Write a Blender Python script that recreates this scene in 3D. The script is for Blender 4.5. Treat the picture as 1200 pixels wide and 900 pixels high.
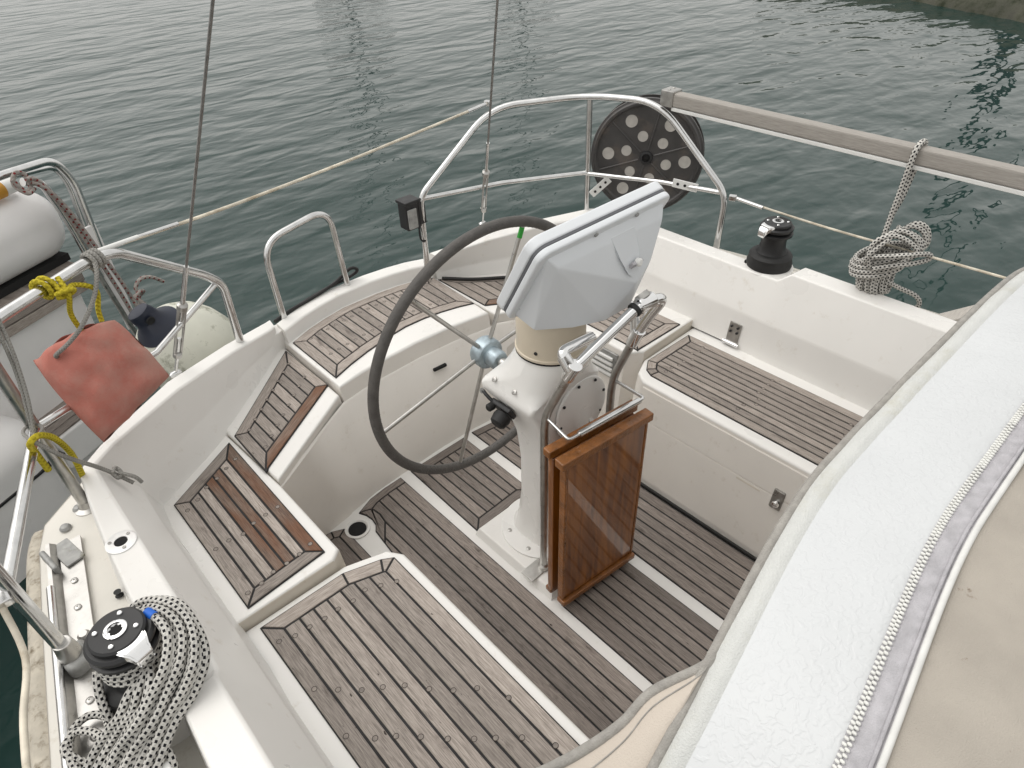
import bpy, bmesh, math, random
from mathutils import Vector, Matrix
random.seed(7)
R = math.radians
scene = bpy.context.scene
for o in list(bpy.data.objects):
    bpy.data.objects.remove(o, do_unlink=True)

# ------------------------------------------------------------------ camera
cam_data = bpy.data.cameras.new("camera")
cam_data.sensor_width = 36.0
cam_data.lens = 23.75
cam_data.clip_start = 0.02
cam_data.clip_end = 2000
cam = bpy.data.objects.new("camera", cam_data)
scene.collection.objects.link(cam)
PITCH, YAW, ROLL = 0.66754, 0.72651, -0.03944        # down, right of the boat's fore-aft line, roll
fh = Vector((math.sin(YAW), math.cos(YAW), 0)); rt = Vector((math.cos(YAW), -math.sin(YAW), 0)); up = Vector((0, 0, 1))
fwd = fh * math.cos(PITCH) - up * math.sin(PITCH)
u0 = fh * math.sin(PITCH) + up * math.cos(PITCH)
r2 = rt * math.cos(ROLL) + u0 * math.sin(ROLL)
u2 = -rt * math.sin(ROLL) + u0 * math.cos(ROLL)
M = Matrix((r2, u2, -fwd)).transposed().to_4x4()
M.translation = Vector((-1.1213, 0, 2.0))
cam.matrix_world = M
scene.camera = cam

# ------------------------------------------------------------------ sky, sun, exposure
world = bpy.data.worlds.new("World"); scene.world = world; world.use_nodes = True
wn = world.node_tree.nodes; wl = world.node_tree.links
bg = wn["Background"]
sky = wn.new("ShaderNodeTexSky"); sky.sky_type = 'NISHITA'; sky.sun_disc = False
sky.sun_elevation = R(58); sky.sun_rotation = R(-32)
sky.air_density = 1.0; sky.dust_density = 10.0; sky.ozone_density = 1.0
hs = wn.new("ShaderNodeHueSaturation"); hs.inputs['Saturation'].default_value = 0.22
cloud = wn.new("ShaderNodeMix"); cloud.data_type = 'RGBA'; cloud.inputs[0].default_value = 0.72      # even cloud deck over the clear sky
cloud.inputs[7].default_value = (6.85, 6.75, 6.5, 1)
wl.new(sky.outputs[0], hs.inputs['Color']); wl.new(hs.outputs[0], cloud.inputs[6]); wl.new(cloud.outputs[2], bg.inputs[0])
bg.inputs[1].default_value = 0.15
sd = bpy.data.lights.new("sun", 'SUN'); sd.energy = 0.6; sd.angle = R(75); sd.color = (1, .97, .92)
so = bpy.data.objects.new("sun", sd); scene.collection.objects.link(so)
so.rotation_euler = (R(32), 0, R(-148))
scene.view_settings.view_transform = 'Standard'
scene.view_settings.look = 'None'
scene.view_settings.exposure = 0.14
scene.view_settings.gamma = 1.0
scene.view_settings.use_curve_mapping = False

# ------------------------------------------------------------------ materials
def newmat(name):
    m = bpy.data.materials.new(name); m.use_nodes = True
    return m, m.node_tree.nodes, m.node_tree.links, m.node_tree.nodes['Principled BSDF']

def mat(name, col, rough=.5, metal=0., var=.0, vscale=6., bump=0., bscale=60., coat=0., spec=.5, dirt=None, dscale=3., dlo=.55, dhi=.75, obj=True):
    """plain procedural material: base colour with soft variation, optional stains and fine relief"""
    m, n, l, b = newmat(name)
    b.inputs['Roughness'].default_value = rough; b.inputs['Metallic'].default_value = metal
    b.inputs['Coat Weight'].default_value = coat; b.inputs['Specular IOR Level'].default_value = spec
    tc = n.new('ShaderNodeTexCoord'); co = tc.outputs['Object']
    c = n.new('ShaderNodeRGB'); c.outputs[0].default_value = (*col, 1); out = c.outputs[0]
    if var:
        t = n.new('ShaderNodeTexNoise'); t.inputs['Scale'].default_value = vscale; t.inputs['Detail'].default_value = 5
        l.new(co, t.inputs['Vector'])
        mr = n.new('ShaderNodeMapRange'); mr.inputs[3].default_value = 1 - var; mr.inputs[4].default_value = 1 + var
        mr.inputs[1].default_value = .3; mr.inputs[2].default_value = .7
        l.new(t.outputs[0], mr.inputs[0])
        mx = n.new('ShaderNodeMix'); mx.data_type = 'RGBA'; mx.blend_type = 'MULTIPLY'; mx.inputs[0].default_value = 1
        l.new(out, mx.inputs[6]); l.new(mr.outputs[0], mx.inputs[7]); out = mx.outputs[2]
        mr2 = n.new('ShaderNodeMapRange'); mr2.inputs[3].default_value = max(.02, rough - .08); mr2.inputs[4].default_value = min(1, rough + .1)
        mr2.inputs[1].default_value = .3; mr2.inputs[2].default_value = .7
        l.new(t.outputs[0], mr2.inputs[0]); l.new(mr2.outputs[0], b.inputs['Roughness'])
    if dirt:
        t = n.new('ShaderNodeTexNoise'); t.inputs['Scale'].default_value = dscale; t.inputs['Detail'].default_value = 9; t.inputs['Roughness'].default_value = .7
        l.new(co, t.inputs['Vector'])
        mr = n.new('ShaderNodeMapRange'); mr.inputs[1].default_value = dlo; mr.inputs[2].default_value = dhi
        l.new(t.outputs[0], mr.inputs[0])
        mx = n.new('ShaderNodeMix'); mx.data_type = 'RGBA'; mx.inputs[7].default_value = (*dirt, 1)
        l.new(mr.outputs[0], mx.inputs[0]); l.new(out, mx.inputs[6]); out = mx.outputs[2]
    l.new(out, b.inputs['Base Color'])
    if bump:
        t = n.new('ShaderNodeTexNoise'); t.inputs['Scale'].default_value = bscale; t.inputs['Detail'].default_value = 4
        l.new(co, t.inputs['Vector'])
        bp = n.new('ShaderNodeBump'); bp.inputs['Strength'].default_value = bump; bp.inputs['Distance'].default_value = .01
        l.new(t.outputs[0], bp.inputs['Height']); l.new(bp.outputs[0], b.inputs['Normal'])
    return m

def teak_mat(name, dark, light, red=None, stain=.35, wet=.6):
    """weathered planks: grain runs along the UV's u axis; every plank has its own tone"""
    m, n, l, b = newmat(name)
    uv = n.new('ShaderNodeUVMap'); uv.uv_map = 'grain'
    oi = n.new('ShaderNodeObjectInfo')
    mp = n.new('ShaderNodeMapping'); mp.inputs['Scale'].default_value = (22, 520, 1)
    l.new(uv.outputs[0], mp.inputs[0])
    ad = n.new('ShaderNodeVectorMath'); ad.operation = 'ADD'
    cx = n.new('ShaderNodeCombineXYZ'); mm = n.new('ShaderNodeMath'); mm.operation = 'MULTIPLY'; mm.inputs[1].default_value = 40
    l.new(oi.outputs['Random'], mm.inputs[0]); l.new(mm.outputs[0], cx.inputs[2]); l.new(mp.outputs[0], ad.inputs[0]); l.new(cx.outputs[0], ad.inputs[1])
    g = n.new('ShaderNodeTexNoise'); g.inputs['Scale'].default_value = 1; g.inputs['Detail'].default_value = 6; g.inputs['Roughness'].default_value = .65
    l.new(ad.outputs[0], g.inputs['Vector'])
    rp = n.new('ShaderNodeValToRGB'); rp.color_ramp.elements[0].position = .32; rp.color_ramp.elements[1].position = .68
    rp.color_ramp.elements[0].color = (*dark, 1); rp.color_ramp.elements[1].color = (*light, 1)
    l.new(g.outputs[0], rp.inputs[0])
    # per plank tone
    mr = n.new('ShaderNodeMapRange'); mr.inputs[3].default_value = .74; mr.inputs[4].default_value = 1.2
    l.new(oi.outputs['Random'], mr.inputs[0])
    mx = n.new('ShaderNodeMix'); mx.data_type = 'RGBA'; mx.blend_type = 'MULTIPLY'; mx.inputs[0].default_value = 1
    l.new(rp.outputs[0], mx.inputs[6]); l.new(mr.outputs[0], mx.inputs[7])
    # blotches
    tc = n.new('ShaderNodeTexCoord')
    mp2 = n.new('ShaderNodeMapping'); mp2.inputs['Scale'].default_value = (1, 3.2, 1); l.new(uv.outputs[0], mp2.inputs[0])
    s = n.new('ShaderNodeTexNoise'); s.inputs['Scale'].default_value = 7; s.inputs['Detail'].default_value = 8; s.inputs['Roughness'].default_value = .62
    l.new(mp2.outputs[0], s.inputs['Vector'])
    sr = n.new('ShaderNodeMapRange'); sr.inputs[1].default_value = .60; sr.inputs[2].default_value = .73; sr.inputs[4].default_value = stain
    l.new(s.outputs[0], sr.inputs[0])
    mx2 = n.new('ShaderNodeMix'); mx2.data_type = 'RGBA'; mx2.inputs[7].default_value = (.035, .022, .017, 1)
    l.new(sr.outputs[0], mx2.inputs[0]); l.new(mx.outputs[2], mx2.inputs[6])
    # small dark spots
    s3 = n.new('ShaderNodeTexNoise'); s3.inputs['Scale'].default_value = 38; s3.inputs['Detail'].default_value = 3; l.new(mp2.outputs[0], s3.inputs['Vector'])
    sr3 = n.new('ShaderNodeMapRange'); sr3.inputs[1].default_value = .70; sr3.inputs[2].default_value = .76; sr3.inputs[4].default_value = stain * 1.7
    l.new(s3.outputs[0], sr3.inputs[0])
    mx4 = n.new('ShaderNodeMix'); mx4.data_type = 'RGBA'; mx4.inputs[7].default_value = (.03, .018, .014, 1)
    l.new(sr3.outputs[0], mx4.inputs[0]); l.new(mx2.outputs[2], mx4.inputs[6]); out = mx4.outputs[2]
    if red:
        s2 = n.new('ShaderNodeTexNoise'); s2.inputs['Scale'].default_value = 4; s2.inputs['Detail'].default_value = 6; l.new(mp2.outputs[0], s2.inputs['Vector'])
        sr2 = n.new('ShaderNodeMapRange'); sr2.inputs[1].default_value = .36; sr2.inputs[2].default_value = .56; sr2.inputs[3].default_value = .1; sr2.inputs[4].default_value = .85
        l.new(s2.outputs[0], sr2.inputs[0])
        mx3 = n.new('ShaderNodeMix'); mx3.data_type = 'RGBA'; mx3.inputs[7].default_value = (*red, 1)
        l.new(sr2.outputs[0], mx3.inputs[0]); l.new(out, mx3.inputs[6])
        mg = n.new('ShaderNodeMix'); mg.data_type = 'RGBA'; mg.blend_type = 'MULTIPLY'; mg.inputs[0].default_value = .6
        l.new(mx3.outputs[2], mg.inputs[6])
        gr = n.new('ShaderNodeMapRange'); gr.inputs[1].default_value = .3; gr.inputs[2].default_value = .7; gr.inputs[3].default_value = .45; gr.inputs[4].default_value = 1.3
        l.new(g.outputs[0], gr.inputs[0]); l.new(gr.outputs[0], mg.inputs[7]); out = mg.outputs[2]
    l.new(out, b.inputs['Base Color'])
    b.inputs['Roughness'].default_value = wet; b.inputs['Specular IOR Level'].default_value = .35
    bp = n.new('ShaderNodeBump'); bp.inputs['Strength'].default_value = .35; bp.inputs['Distance'].default_value = .002
    l.new(g.outputs[0], bp.inputs['Height']); l.new(bp.outputs[0], b.inputs['Normal'])
    return m

def varnish_mat(name):
    m, n, l, b = newmat(name)
    tc = n.new('ShaderNodeTexCoord'); mp = n.new('ShaderNodeMapping'); mp.inputs['Scale'].default_value = (26, 26, 2.2)
    l.new(tc.outputs['Object'], mp.inputs[0])
    g = n.new('ShaderNodeTexNoise'); g.inputs['Scale'].default_value = 1.6; g.inputs['Detail'].default_value = 7; g.inputs['Distortion'].default_value = .5
    l.new(mp.outputs[0], g.inputs['Vector'])
    rp = n.new('ShaderNodeValToRGB'); e = rp.color_ramp.elements
    e[0].position = .3; e[0].color = (.105, .027, .003, 1); e[1].position = .76; e[1].color = (.36, .125, .013, 1)
    l.new(g.outputs[0], rp.inputs[0]); l.new(rp.outputs[0], b.inputs['Base Color'])
    b.inputs['Roughness'].default_value = .35; b.inputs['Coat Weight'].default_value = 1; b.inputs['Coat Roughness'].default_value = .05
    s = n.new('ShaderNodeTexNoise'); s.inputs['Scale'].default_value = 9; s.inputs['Detail'].default_value = 5; l.new(tc.outputs['Object'], s.inputs['Vector'])
    sr = n.new('ShaderNodeMapRange'); sr.inputs[1].default_value = .4; sr.inputs[2].default_value = .7; sr.inputs[3].default_value = .01; sr.inputs[4].default_value = .07
    l.new(s.outputs[0], sr.inputs[0]); l.new(sr.outputs[0], b.inputs['Coat Roughness'])
    return m

def rope_mat(name, base, fleck, pitch=.011, rows=6., fill=.46, rfill=.55):
    """braided cover: u runs along the rope in metres, v round it"""
    m, n, l, b = newmat(name)
    uv = n.new('ShaderNodeUVMap'); uv.uv_map = 'grain'
    sp = n.new('ShaderNodeSeparateXYZ'); l.new(uv.outputs[0], sp.inputs[0])
    def mth(op, a, bv=None):
        k = n.new('ShaderNodeMath'); k.operation = op
        if hasattr(a, 'links'): l.new(a, k.inputs[0])
        else: k.inputs[0].default_value = a
        if bv is not None:
            if hasattr(bv, 'links'): l.new(bv, k.inputs[1])
            else: k.inputs[1].default_value = bv
        return k.outputs[0]
    a = mth('DIVIDE', sp.outputs[0], pitch); v = mth('MULTIPLY', sp.outputs[1], rows)
    row = mth('FLOOR', v); fv = mth('FRACT', v)
    ph = mth('FRACT', mth('ADD', a, mth('MULTIPLY', row, .5)))
    k1 = mth('LESS_THAN', ph, fill); k2 = mth('LESS_THAN', fv, rfill)
    k = mth('MULTIPLY', k1, k2)
    mx = n.new('ShaderNodeMix'); mx.data_type = 'RGBA'; mx.inputs[6].default_value = (*base, 1); mx.inputs[7].default_value = (*fleck, 1)
    l.new(k, mx.inputs[0])
    tc = n.new('ShaderNodeTexCoord'); t = n.new('ShaderNodeTexNoise'); t.inputs['Scale'].default_value = 14; t.inputs['Detail'].default_value = 5
    l.new(tc.outputs['Object'], t.inputs['Vector'])
    mr = n.new('ShaderNodeMapRange'); mr.inputs[1].default_value = .3; mr.inputs[2].default_value = .7; mr.inputs[3].default_value = .75; mr.inputs[4].default_value = 1.05
    l.new(t.outputs[0], mr.inputs[0])
    mu = n.new('ShaderNodeMix'); mu.data_type = 'RGBA'; mu.blend_type = 'MULTIPLY'; mu.inputs[0].default_value = 1
    l.new(mx.outputs[2], mu.inputs[6]); l.new(mr.outputs[0], mu.inputs[7]); l.new(mu.outputs[2], b.inputs['Base Color'])
    b.inputs['Roughness'].default_value = .85; b.inputs['Specular IOR Level'].default_value = .2
    w = mth('SINE', mth('MULTIPLY', mth('ADD', a, v), 6.2832)); w2 = mth('SINE', mth('MULTIPLY', mth('SUBTRACT', a, v), 6.2832))
    bp = n.new('ShaderNodeBump'); bp.inputs['Strength'].default_value = .5; bp.inputs['Distance'].default_value = .0015
    l.new(mth('ADD', w, w2), bp.inputs['Height']); l.new(bp.outputs[0], b.inputs['Normal'])
    return m

MT = {}
MT['gel'] = mat('white_gelcoat', (.785, .770, .740), .32, var=.03, vscale=4, dirt=(.52, .46, .37), dscale=19, dlo=.60, dhi=.95, spec=.45)
MT['cream'] = mat('cream_deck_paint', (.66, .635, .58), .55, var=.05, vscale=9, dirt=(.36, .31, .22), dscale=9, dlo=.62, dhi=.85)
MT['riser'] = mat('cream_gelcoat', (.66, .61, .53), .4, var=.05, vscale=12, dirt=(.34, .27, .18), dscale=14, dlo=.62, dhi=.85)
MT['greywall'] = mat('footwell_gelcoat', (.755, .72, .67), .42, var=.035, vscale=5, dirt=(.48, .41, .32), dscale=17, dlo=.60, dhi=.95)
MT['caulk'] = mat('black_caulking', (.012, .011, .011), .7, var=.2, vscale=30)
MT['seat_teak'] = teak_mat('weathered_teak', (.175, .148, .128), (.47, .415, .37), stain=.7)
MT['sole_teak'] = teak_mat('damp_weathered_teak', (.118, .098, .086), (.335, .290, .257), stain=.95, wet=.5)
MT['red_teak'] = teak_mat('reddish_teak', (.11, .08, .062), (.27, .21, .17), red=(.165, .070, .033), stain=.5)
MT['plug_ring'] = mat('plug_glue_line', (.05, .036, .03), .7, var=.2, vscale=80)
MT['plug'] = mat('teak_plug', (.235, .205, .18), .65, var=.3, vscale=70)
MT['steel'] = mat('polished_stainless', (.66, .66, .655), .17, 1, var=.1, vscale=30)
MT['dullsteel'] = mat('dull_stainless', (.47, .46, .44), .34, 1, var=.15, vscale=40, dirt=(.25, .17, .09), dscale=22, dlo=.66, dhi=.8)
MT['chrome'] = mat('bright_chrome', (.80, .80, .80), .07, 1, var=.05, vscale=20)
MT['alloy'] = mat('oxidised_alloy', (.34, .34, .33), .6, .55, var=.25, vscale=50, dirt=(.12, .11, .06), dscale=20, dlo=.6, dhi=.75)
MT['galv'] = mat('zinc_hub', (.38, .45, .49), .42, .75, var=.25, vscale=45)
MT['black'] = mat('black_plastic', (.014, .014, .015), .45, var=.3, vscale=30)
MT['blackrub'] = mat('black_rubber', (.012, .012, .012), .6, var=.2, vscale=30)
MT['wheelskin'] = mat('grey_leather', (.088, .082, .076), .62, var=.22, vscale=40, bump=.35, bscale=220, dirt=(.15, .14, .13), dscale=25, dlo=.58, dhi=.75)
MT['pod'] = mat('pale_pod_plastic', (.69, .715, .74), .36, var=.02, vscale=6)
MT['pedestal'] = mat('white_painted_alloy', (.78, .77, .745), .28, var=.02, vscale=6, dirt=(.5, .36, .22), dscale=13, dlo=.72, dhi=.85)
MT['collar'] = mat('cream_collar_plastic', (.60, .53, .42), .4, var=.03, vscale=9)
MT['varnish'] = varnish_mat('varnished_mahogany')
MT['endgrain'] = mat('worn_mahogany_edge', (.22, .082, .018), .35, var=.35, vscale=30, coat=.35, bump=.3, bscale=90, dirt=(.05, .02, .01), dscale=30, dlo=.6, dhi=.75)
MT['rope'] = rope_mat('white_black_fleck_rope', (.64, .625, .585), (.010, .010, .014), pitch=.0125, rows=6, fill=.46, rfill=.58)
MT['rope_fine'] = rope_mat('white_black_fleck_line', (.56, .54, .50), (.015, .015, .02), pitch=.012, rows=6)
MT['redrope'] = rope_mat('grey_red_fleck_rope', (.34, .31, .285), (.20, .02, .02), pitch=.03, rows=3, fill=.3, rfill=.5)
MT['greyrope'] = rope_mat('grey_cord', (.36, .35, .325), (.28, .27, .25), pitch=.008, rows=4)
MT['yellowrope'] = rope_mat('yellow_rope', (.56, .46, .035), (.38, .31, .02), pitch=.012, rows=3, fill=.5, rfill=.7)
MT['wire'] = mat('sheathed_wire', (.62, .57, .47), .5, var=.25, vscale=18, dirt=(.33, .25, .15), dscale=14, dlo=.5, dhi=.75)
MT['steelwire'] = mat('steel_wire', (.27, .26, .25), .42, .8, var=.2, vscale=60)
MT['vinyl'] = mat('white_vinyl', (.575, .59, .60), .42, var=.025, vscale=8, bump=.0)
MT['softband'] = mat('cream_facing', (.58, .588, .57), .8, var=.04, vscale=20, bump=.35, bscale=420, dirt=(.50, .49, .42), dscale=9, dlo=.52, dhi=.75)
MT['canvas'] = mat('beige_canvas', (.385, .352, .308), .9, var=.08, vscale=14, bump=.3, bscale=600, dirt=(.15, .105, .07), dscale=30, dlo=.65, dhi=.74, spec=.2)
MT['canvas_side'] = mat('beige_side_canvas', (.55, .49, .425), .9, var=.05, vscale=8, bump=.25, bscale=500, spec=.2)
MT['piping'] = mat('grey_piping', (.33, .315, .29), .9, var=.15, vscale=60, bump=.4, bscale=400)
MT['tape'] = mat('zipper_tape', (.42, .41, .43), .9, var=.15, vscale=60, bump=.3, bscale=500)
MT['whitepipe'] = mat('white_piping', (.66, .66, .64), .8, var=.08, vscale=40)
MT['teeth'] = mat('zipper_plastic', (.70, .70, .67), .5, var=.06, vscale=60)
MT['bag'] = mat('faded_red_canvas', (.43, .155, .122), .85, var=.10, vscale=7, bump=.25, bscale=300, dirt=(.40, .27, .225), dscale=3.2, dlo=.40, dhi=.66, spec=.25)
MT['fender'] = mat('grubby_fender_vinyl', (.60, .60, .52), .5, var=.08, vscale=8, dirt=(.13, .13, .075), dscale=8, dlo=.55, dhi=.68)
MT['navy'] = mat('navy_fender_end', (.013, .017, .032), .5, var=.15, vscale=12)
MT['railwood'] = teak_mat('silvered_rail_timber', (.33, .305, .275), (.50, .47, .43), stain=.12)
MT['whiteplast'] = mat('white_plastic', (.74, .74, .72), .4, var=.03, vscale=9)
MT['moss'] = mat('mossy_strake', (.46, .42, .35), .85, var=.15, vscale=30, dirt=(.13, .10, .06), dscale=24, dlo=.50, dhi=.68, bump=.3, bscale=60)
MT['nhull'] = mat('neighbour_gelcoat', (.74, .725, .715), .35, var=.04, vscale=6, dirt=(.36, .32, .25), dscale=9, dlo=.66, dhi=.85)
MT['orange'] = mat('ochre_label', (.55, .27, .03), .5, var=.1, vscale=30)
MT['smoke'] = mat('smoked_plastic', (.050, .047, .046), .38, var=.25, vscale=14, dirt=(.11, .09, .075), dscale=9, dlo=.52, dhi=.75)
MT['webbing'] = mat('pale_webbing', (.42, .40, .37), .8, var=.12, vscale=40)
MT['blue'] = mat('blue_tape', (.01, .12, .55), .5, var=.1)
MT['green'] = mat('green_tape', (.03, .35, .04), .5, var=.1)
MT['gasket'] = mat('grey_gasket', (.11, .115, .125), .7, var=.1, vscale=30)
MT['satin'] = mat('satin_steel_plate', (.78, .78, .77), .42, .55, var=.05, vscale=30)
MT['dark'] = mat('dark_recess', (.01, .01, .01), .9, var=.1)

# vinyl gets beads and creases
def vinyl_relief(m):
    n, l = m.node_tree.nodes, m.node_tree.links; b = n['Principled BSDF']
    tc = n.new('ShaderNodeTexCoord')
    t = n.new('ShaderNodeTexNoise'); t.inputs['Scale'].default_value = 85; t.inputs['Detail'].default_value = 1.5; t.inputs['Distortion'].default_value = .9
    l.new(tc.outputs['Object'], t.inputs['Vector'])
    mr = n.new('ShaderNodeMapRange'); mr.inputs[1].default_value = .46; mr.inputs[2].default_value = .60
    l.new(t.outputs[0], mr.inputs[0])
    t2 = n.new('ShaderNodeTexNoise'); t2.inputs['Scale'].default_value = 12; t2.inputs['Detail'].default_value = 4; l.new(tc.outputs['Object'], t2.inputs['Vector'])
    mu = n.new('ShaderNodeMath'); mu.operation = 'MULTIPLY_ADD'; mu.inputs[1].default_value = .45
    l.new(mr.outputs[0], mu.inputs[0]); l.new(t2.outputs[0], mu.inputs[2])
    bp = n.new('ShaderNodeBump'); bp.inputs['Strength'].default_value = .26; bp.inputs['Distance'].default_value = .0045
    l.new(mu.outputs[0], bp.inputs['Height']); l.new(bp.outputs[0], b.inputs['Normal'])
vinyl_relief(MT['vinyl'])

def water_mat():
    m, n, l, b = newmat('harbour_water')
    b.inputs['Base Color'].default_value = (.014, .036, .032, 1)
    b.inputs['Roughness'].default_value = .06; b.inputs['IOR'].default_value = 1.333
    tc = n.new('ShaderNodeTexCoord')
    def layer(scale, sx, sy, rot, detail, dist):
        mp = n.new('ShaderNodeMapping'); mp.inputs['Rotation'].default_value = (0, 0, R(rot)); mp.inputs['Scale'].default_value = (sx, sy, 1)
        l.new(tc.outputs['Object'], mp.inputs[0])
        t = n.new('ShaderNodeTexNoise'); t.inputs['Scale'].default_value = scale; t.inputs['Detail'].default_value = detail; t.inputs['Distortion'].default_value = dist
        t.inputs['Roughness'].default_value = .45
        l.new(mp.outputs[0], t.inputs['Vector']); return t.outputs[0]
    a = layer(1.0, .52, 1.2, 30, 1, .25); c = layer(2.8, .6, 1.25, 37, 1.5, .35); d = layer(9, .8, 1.2, 22, 1, .3)
    def madd(x, k, y):
        q = n.new('ShaderNodeMath'); q.operation = 'MULTIPLY_ADD'; l.new(x, q.inputs[0]); q.inputs[1].default_value = k
        if y is None: q.inputs[2].default_value = 0
        else: l.new(y, q.inputs[2])
        return q.outputs[0]
    h = madd(d, .05, madd(c, .46, madd(a, .65, None)))
    bp = n.new('ShaderNodeBump'); bp.inputs['Strength'].default_value = 1; bp.inputs['Distance'].default_value = .105
    l.new(h, bp.inputs['Height']); l.new(bp.outputs[0], b.inputs['Normal'])
    return m
MT['water'] = water_mat()

# ------------------------------------------------------------------ mesh helpers
COL = scene.collection
def link(name, me, m=None, parent=None, smooth=None):
    o = bpy.data.objects.new(name, me); COL.objects.link(o)
    if m: me.materials.append(MT[m] if isinstance(m, str) else m)
    if parent:
        o.parent = parent
        if parent.type == 'EMPTY' and parent.rotation_euler.z == 0:      # parts are modelled in scene coordinates
            o.matrix_parent_inverse = Matrix.Translation(-parent.location)
    if smooth is not None:
        for p in me.polygons: p.use_smooth = True
        me.set_sharp_from_angle(angle=R(smooth))
    return o

def mesh(name, v, f, m=None, parent=None, smooth=None, uv=None):
    me = bpy.data.meshes.new(name); me.from_pydata([tuple(p) for p in v], [], f); me.update()
    if uv:
        lay = me.uv_layers.new(name='grain')
        for lp in me.loops: lay.data[lp.index].uv = uv[lp.vertex_index]
    return link(name, me, m, parent, smooth)

def from_bm(name, bm, m=None, parent=None, smooth=30):
    me = bpy.data.meshes.new(name); bmesh.ops.recalc_face_normals(bm, faces=bm.faces); bm.to_mesh(me); bm.free()
    o = link(name, me, m, parent, smooth)
    if smooth is not None:
        wnm = o.modifiers.new('weighted_normals', 'WEIGHTED_NORMAL'); wnm.keep_sharp = True; wnm.weight = 80
    return o

def empty(name, loc=(0, 0, 0), rz=0):
    o = bpy.data.objects.new(name, None); o.empty_display_size = .1; COL.objects.link(o)
    o.location = loc; o.rotation_euler = (0, 0, rz)
    return o

def tag(o, label, cat, group=None, kind=None):
    if label: o['label'] = label
    if cat: o['category'] = cat
    if group: o['group'] = group
    if kind: o['kind'] = kind
    return o

def box_bm(c, s, bevel=0., seg=2, rot=None):
    bm = bmesh.new(); bmesh.ops.create_cube(bm, size=1)
    for v in bm.verts: v.co = Vector((v.co.x * s[0], v.co.y * s[1], v.co.z * s[2]))
    if bevel: bmesh.ops.bevel(bm, geom=list(bm.edges), offset=bevel, segments=seg, affect='EDGES', profile=.5)
    if rot is not None: bmesh.ops.transform(bm, matrix=rot, verts=bm.verts)
    bmesh.ops.translate(bm, vec=Vector(c), verts=bm.verts)
    return bm
def box(name, c, s, m, parent=None, bevel=.002, seg=2, rot=None):
    return from_bm(name, box_bm(c, s, bevel, seg, rot), m, parent, 35)

def prism(name, top, z1, z0, m, parent=None, bottom=None, bevel=.01, seg=3, topm=None):
    """closed block from a plan outline; the bottom outline may differ (sloping sides)"""
    bottom = bottom or top; n = len(top); bm = bmesh.new()
    t = [bm.verts.new((x, y, z1)) for x, y in top]; b = [bm.verts.new((x, y, z0)) for x, y in bottom]
    ft = bm.faces.new(t); bm.faces.new(b[::-1])
    for i in range(n): bm.faces.new((b[i], b[(i + 1) % n], t[(i + 1) % n], t[i]))
    bmesh.ops.recalc_face_normals(bm, faces=bm.faces)
    if bevel:
        ed = [e for e in bm.edges if all(abs(v.co.z - z1) < 1e-6 for v in e.verts)]
        bmesh.ops.bevel(bm, geom=ed, offset=bevel, segments=seg, affect='EDGES', profile=.5)
    o = from_bm(name, bm, m, parent, 32)
    if topm:
        o.data.materials.append(MT[topm])
        for p in o.data.polygons:
            if p.normal.z > .5: p.material_index = 1
    return o

def spline(pts, n=6, closed=False):
    P = [Vector(p) for p in pts]; out = []; k = len(P)
    rng = range(k) if closed else range(k - 1)
    for i in rng:
        if closed: a, b, c, d = P[(i - 1) % k], P[i], P[(i + 1) % k], P[(i + 2) % k]
        else: a, b, c, d = P[max(i - 1, 0)], P[i], P[i + 1], P[min(i + 2, k - 1)]
        for j in range(n):
            t = j / n
            out.append(.5 * ((2 * b) + (c - a) * t + (2 * a - 5 * b + 4 * c - d) * t * t + (3 * b - a - 3 * c + d) * t ** 3))
    if not closed: out.append(P[-1])
    return out

def fillet(pts, r, n=6):
    """polyline with rounded corners of radius about r"""
    P = [Vector(p) for p in pts]; out = [P[0]]
    for i in range(1, len(P) - 1):
        a, b, c = P[i - 1], P[i], P[i + 1]
        ri = r[i] if isinstance(r, (list, tuple)) else r
        d = min(ri, (a - b).length * .45, (c - b).length * .45)
        p, q = b + (a - b).normalized() * d, b + (c - b).normalized() * d
        for j in range(n + 1):
            t = j / n; out.append(p * (1 - t) ** 2 + b * 2 * t * (1 - t) + q * t * t)
    out.append(P[-1]); return out

def tube_geo(path, r, seg=10, closed=False, caps=True, v0=0, twist=0.):
    path = [Vector(p) for p in path]; n = len(path); verts = []; uvs = []; faces = []
    L = 0.; prev = None; nrm = None
    for i, p in enumerate(path):
        if closed: t = (path[(i + 1) % n] - path[i - 1])
        else: t = (path[min(i + 1, n - 1)] - path[max(i - 1, 0)])
        t = t.normalized() if t.length > 1e-9 else Vector((0, 0, 1))
        if nrm is None:
            nrm = t.orthogonal().normalized()
        else:
            nrm = (nrm - t * nrm.dot(t))
            nrm = nrm.normalized() if nrm.length > 1e-6 else t.orthogonal().normalized()
        bn = t.cross(nrm)
        if prev is not None: L += (p - prev).length
        prev = p
        rr = r[i] if isinstance(r, (list, tuple)) else r
        for k in range(seg):
            a = 2 * math.pi * k / seg
            verts.append(p + (nrm * math.cos(a) + bn * math.sin(a)) * rr); uvs.append((L, k / seg * 1.0))
    m = n if closed else n - 1
    for i in range(m):
        for k in range(seg):
            i2 = (i + 1) % n; k2 = (k + 1) % seg
            faces.append((v0 + i * seg + k, v0 + i * seg + k2, v0 + i2 * seg + k2, v0 + i2 * seg + k))
    if caps and not closed:
        faces.append(tuple(v0 + k for k in range(seg))[::-1]); faces.append(tuple(v0 + (n - 1) * seg + k for k in range(seg)))
    return verts, faces, uvs

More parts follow.
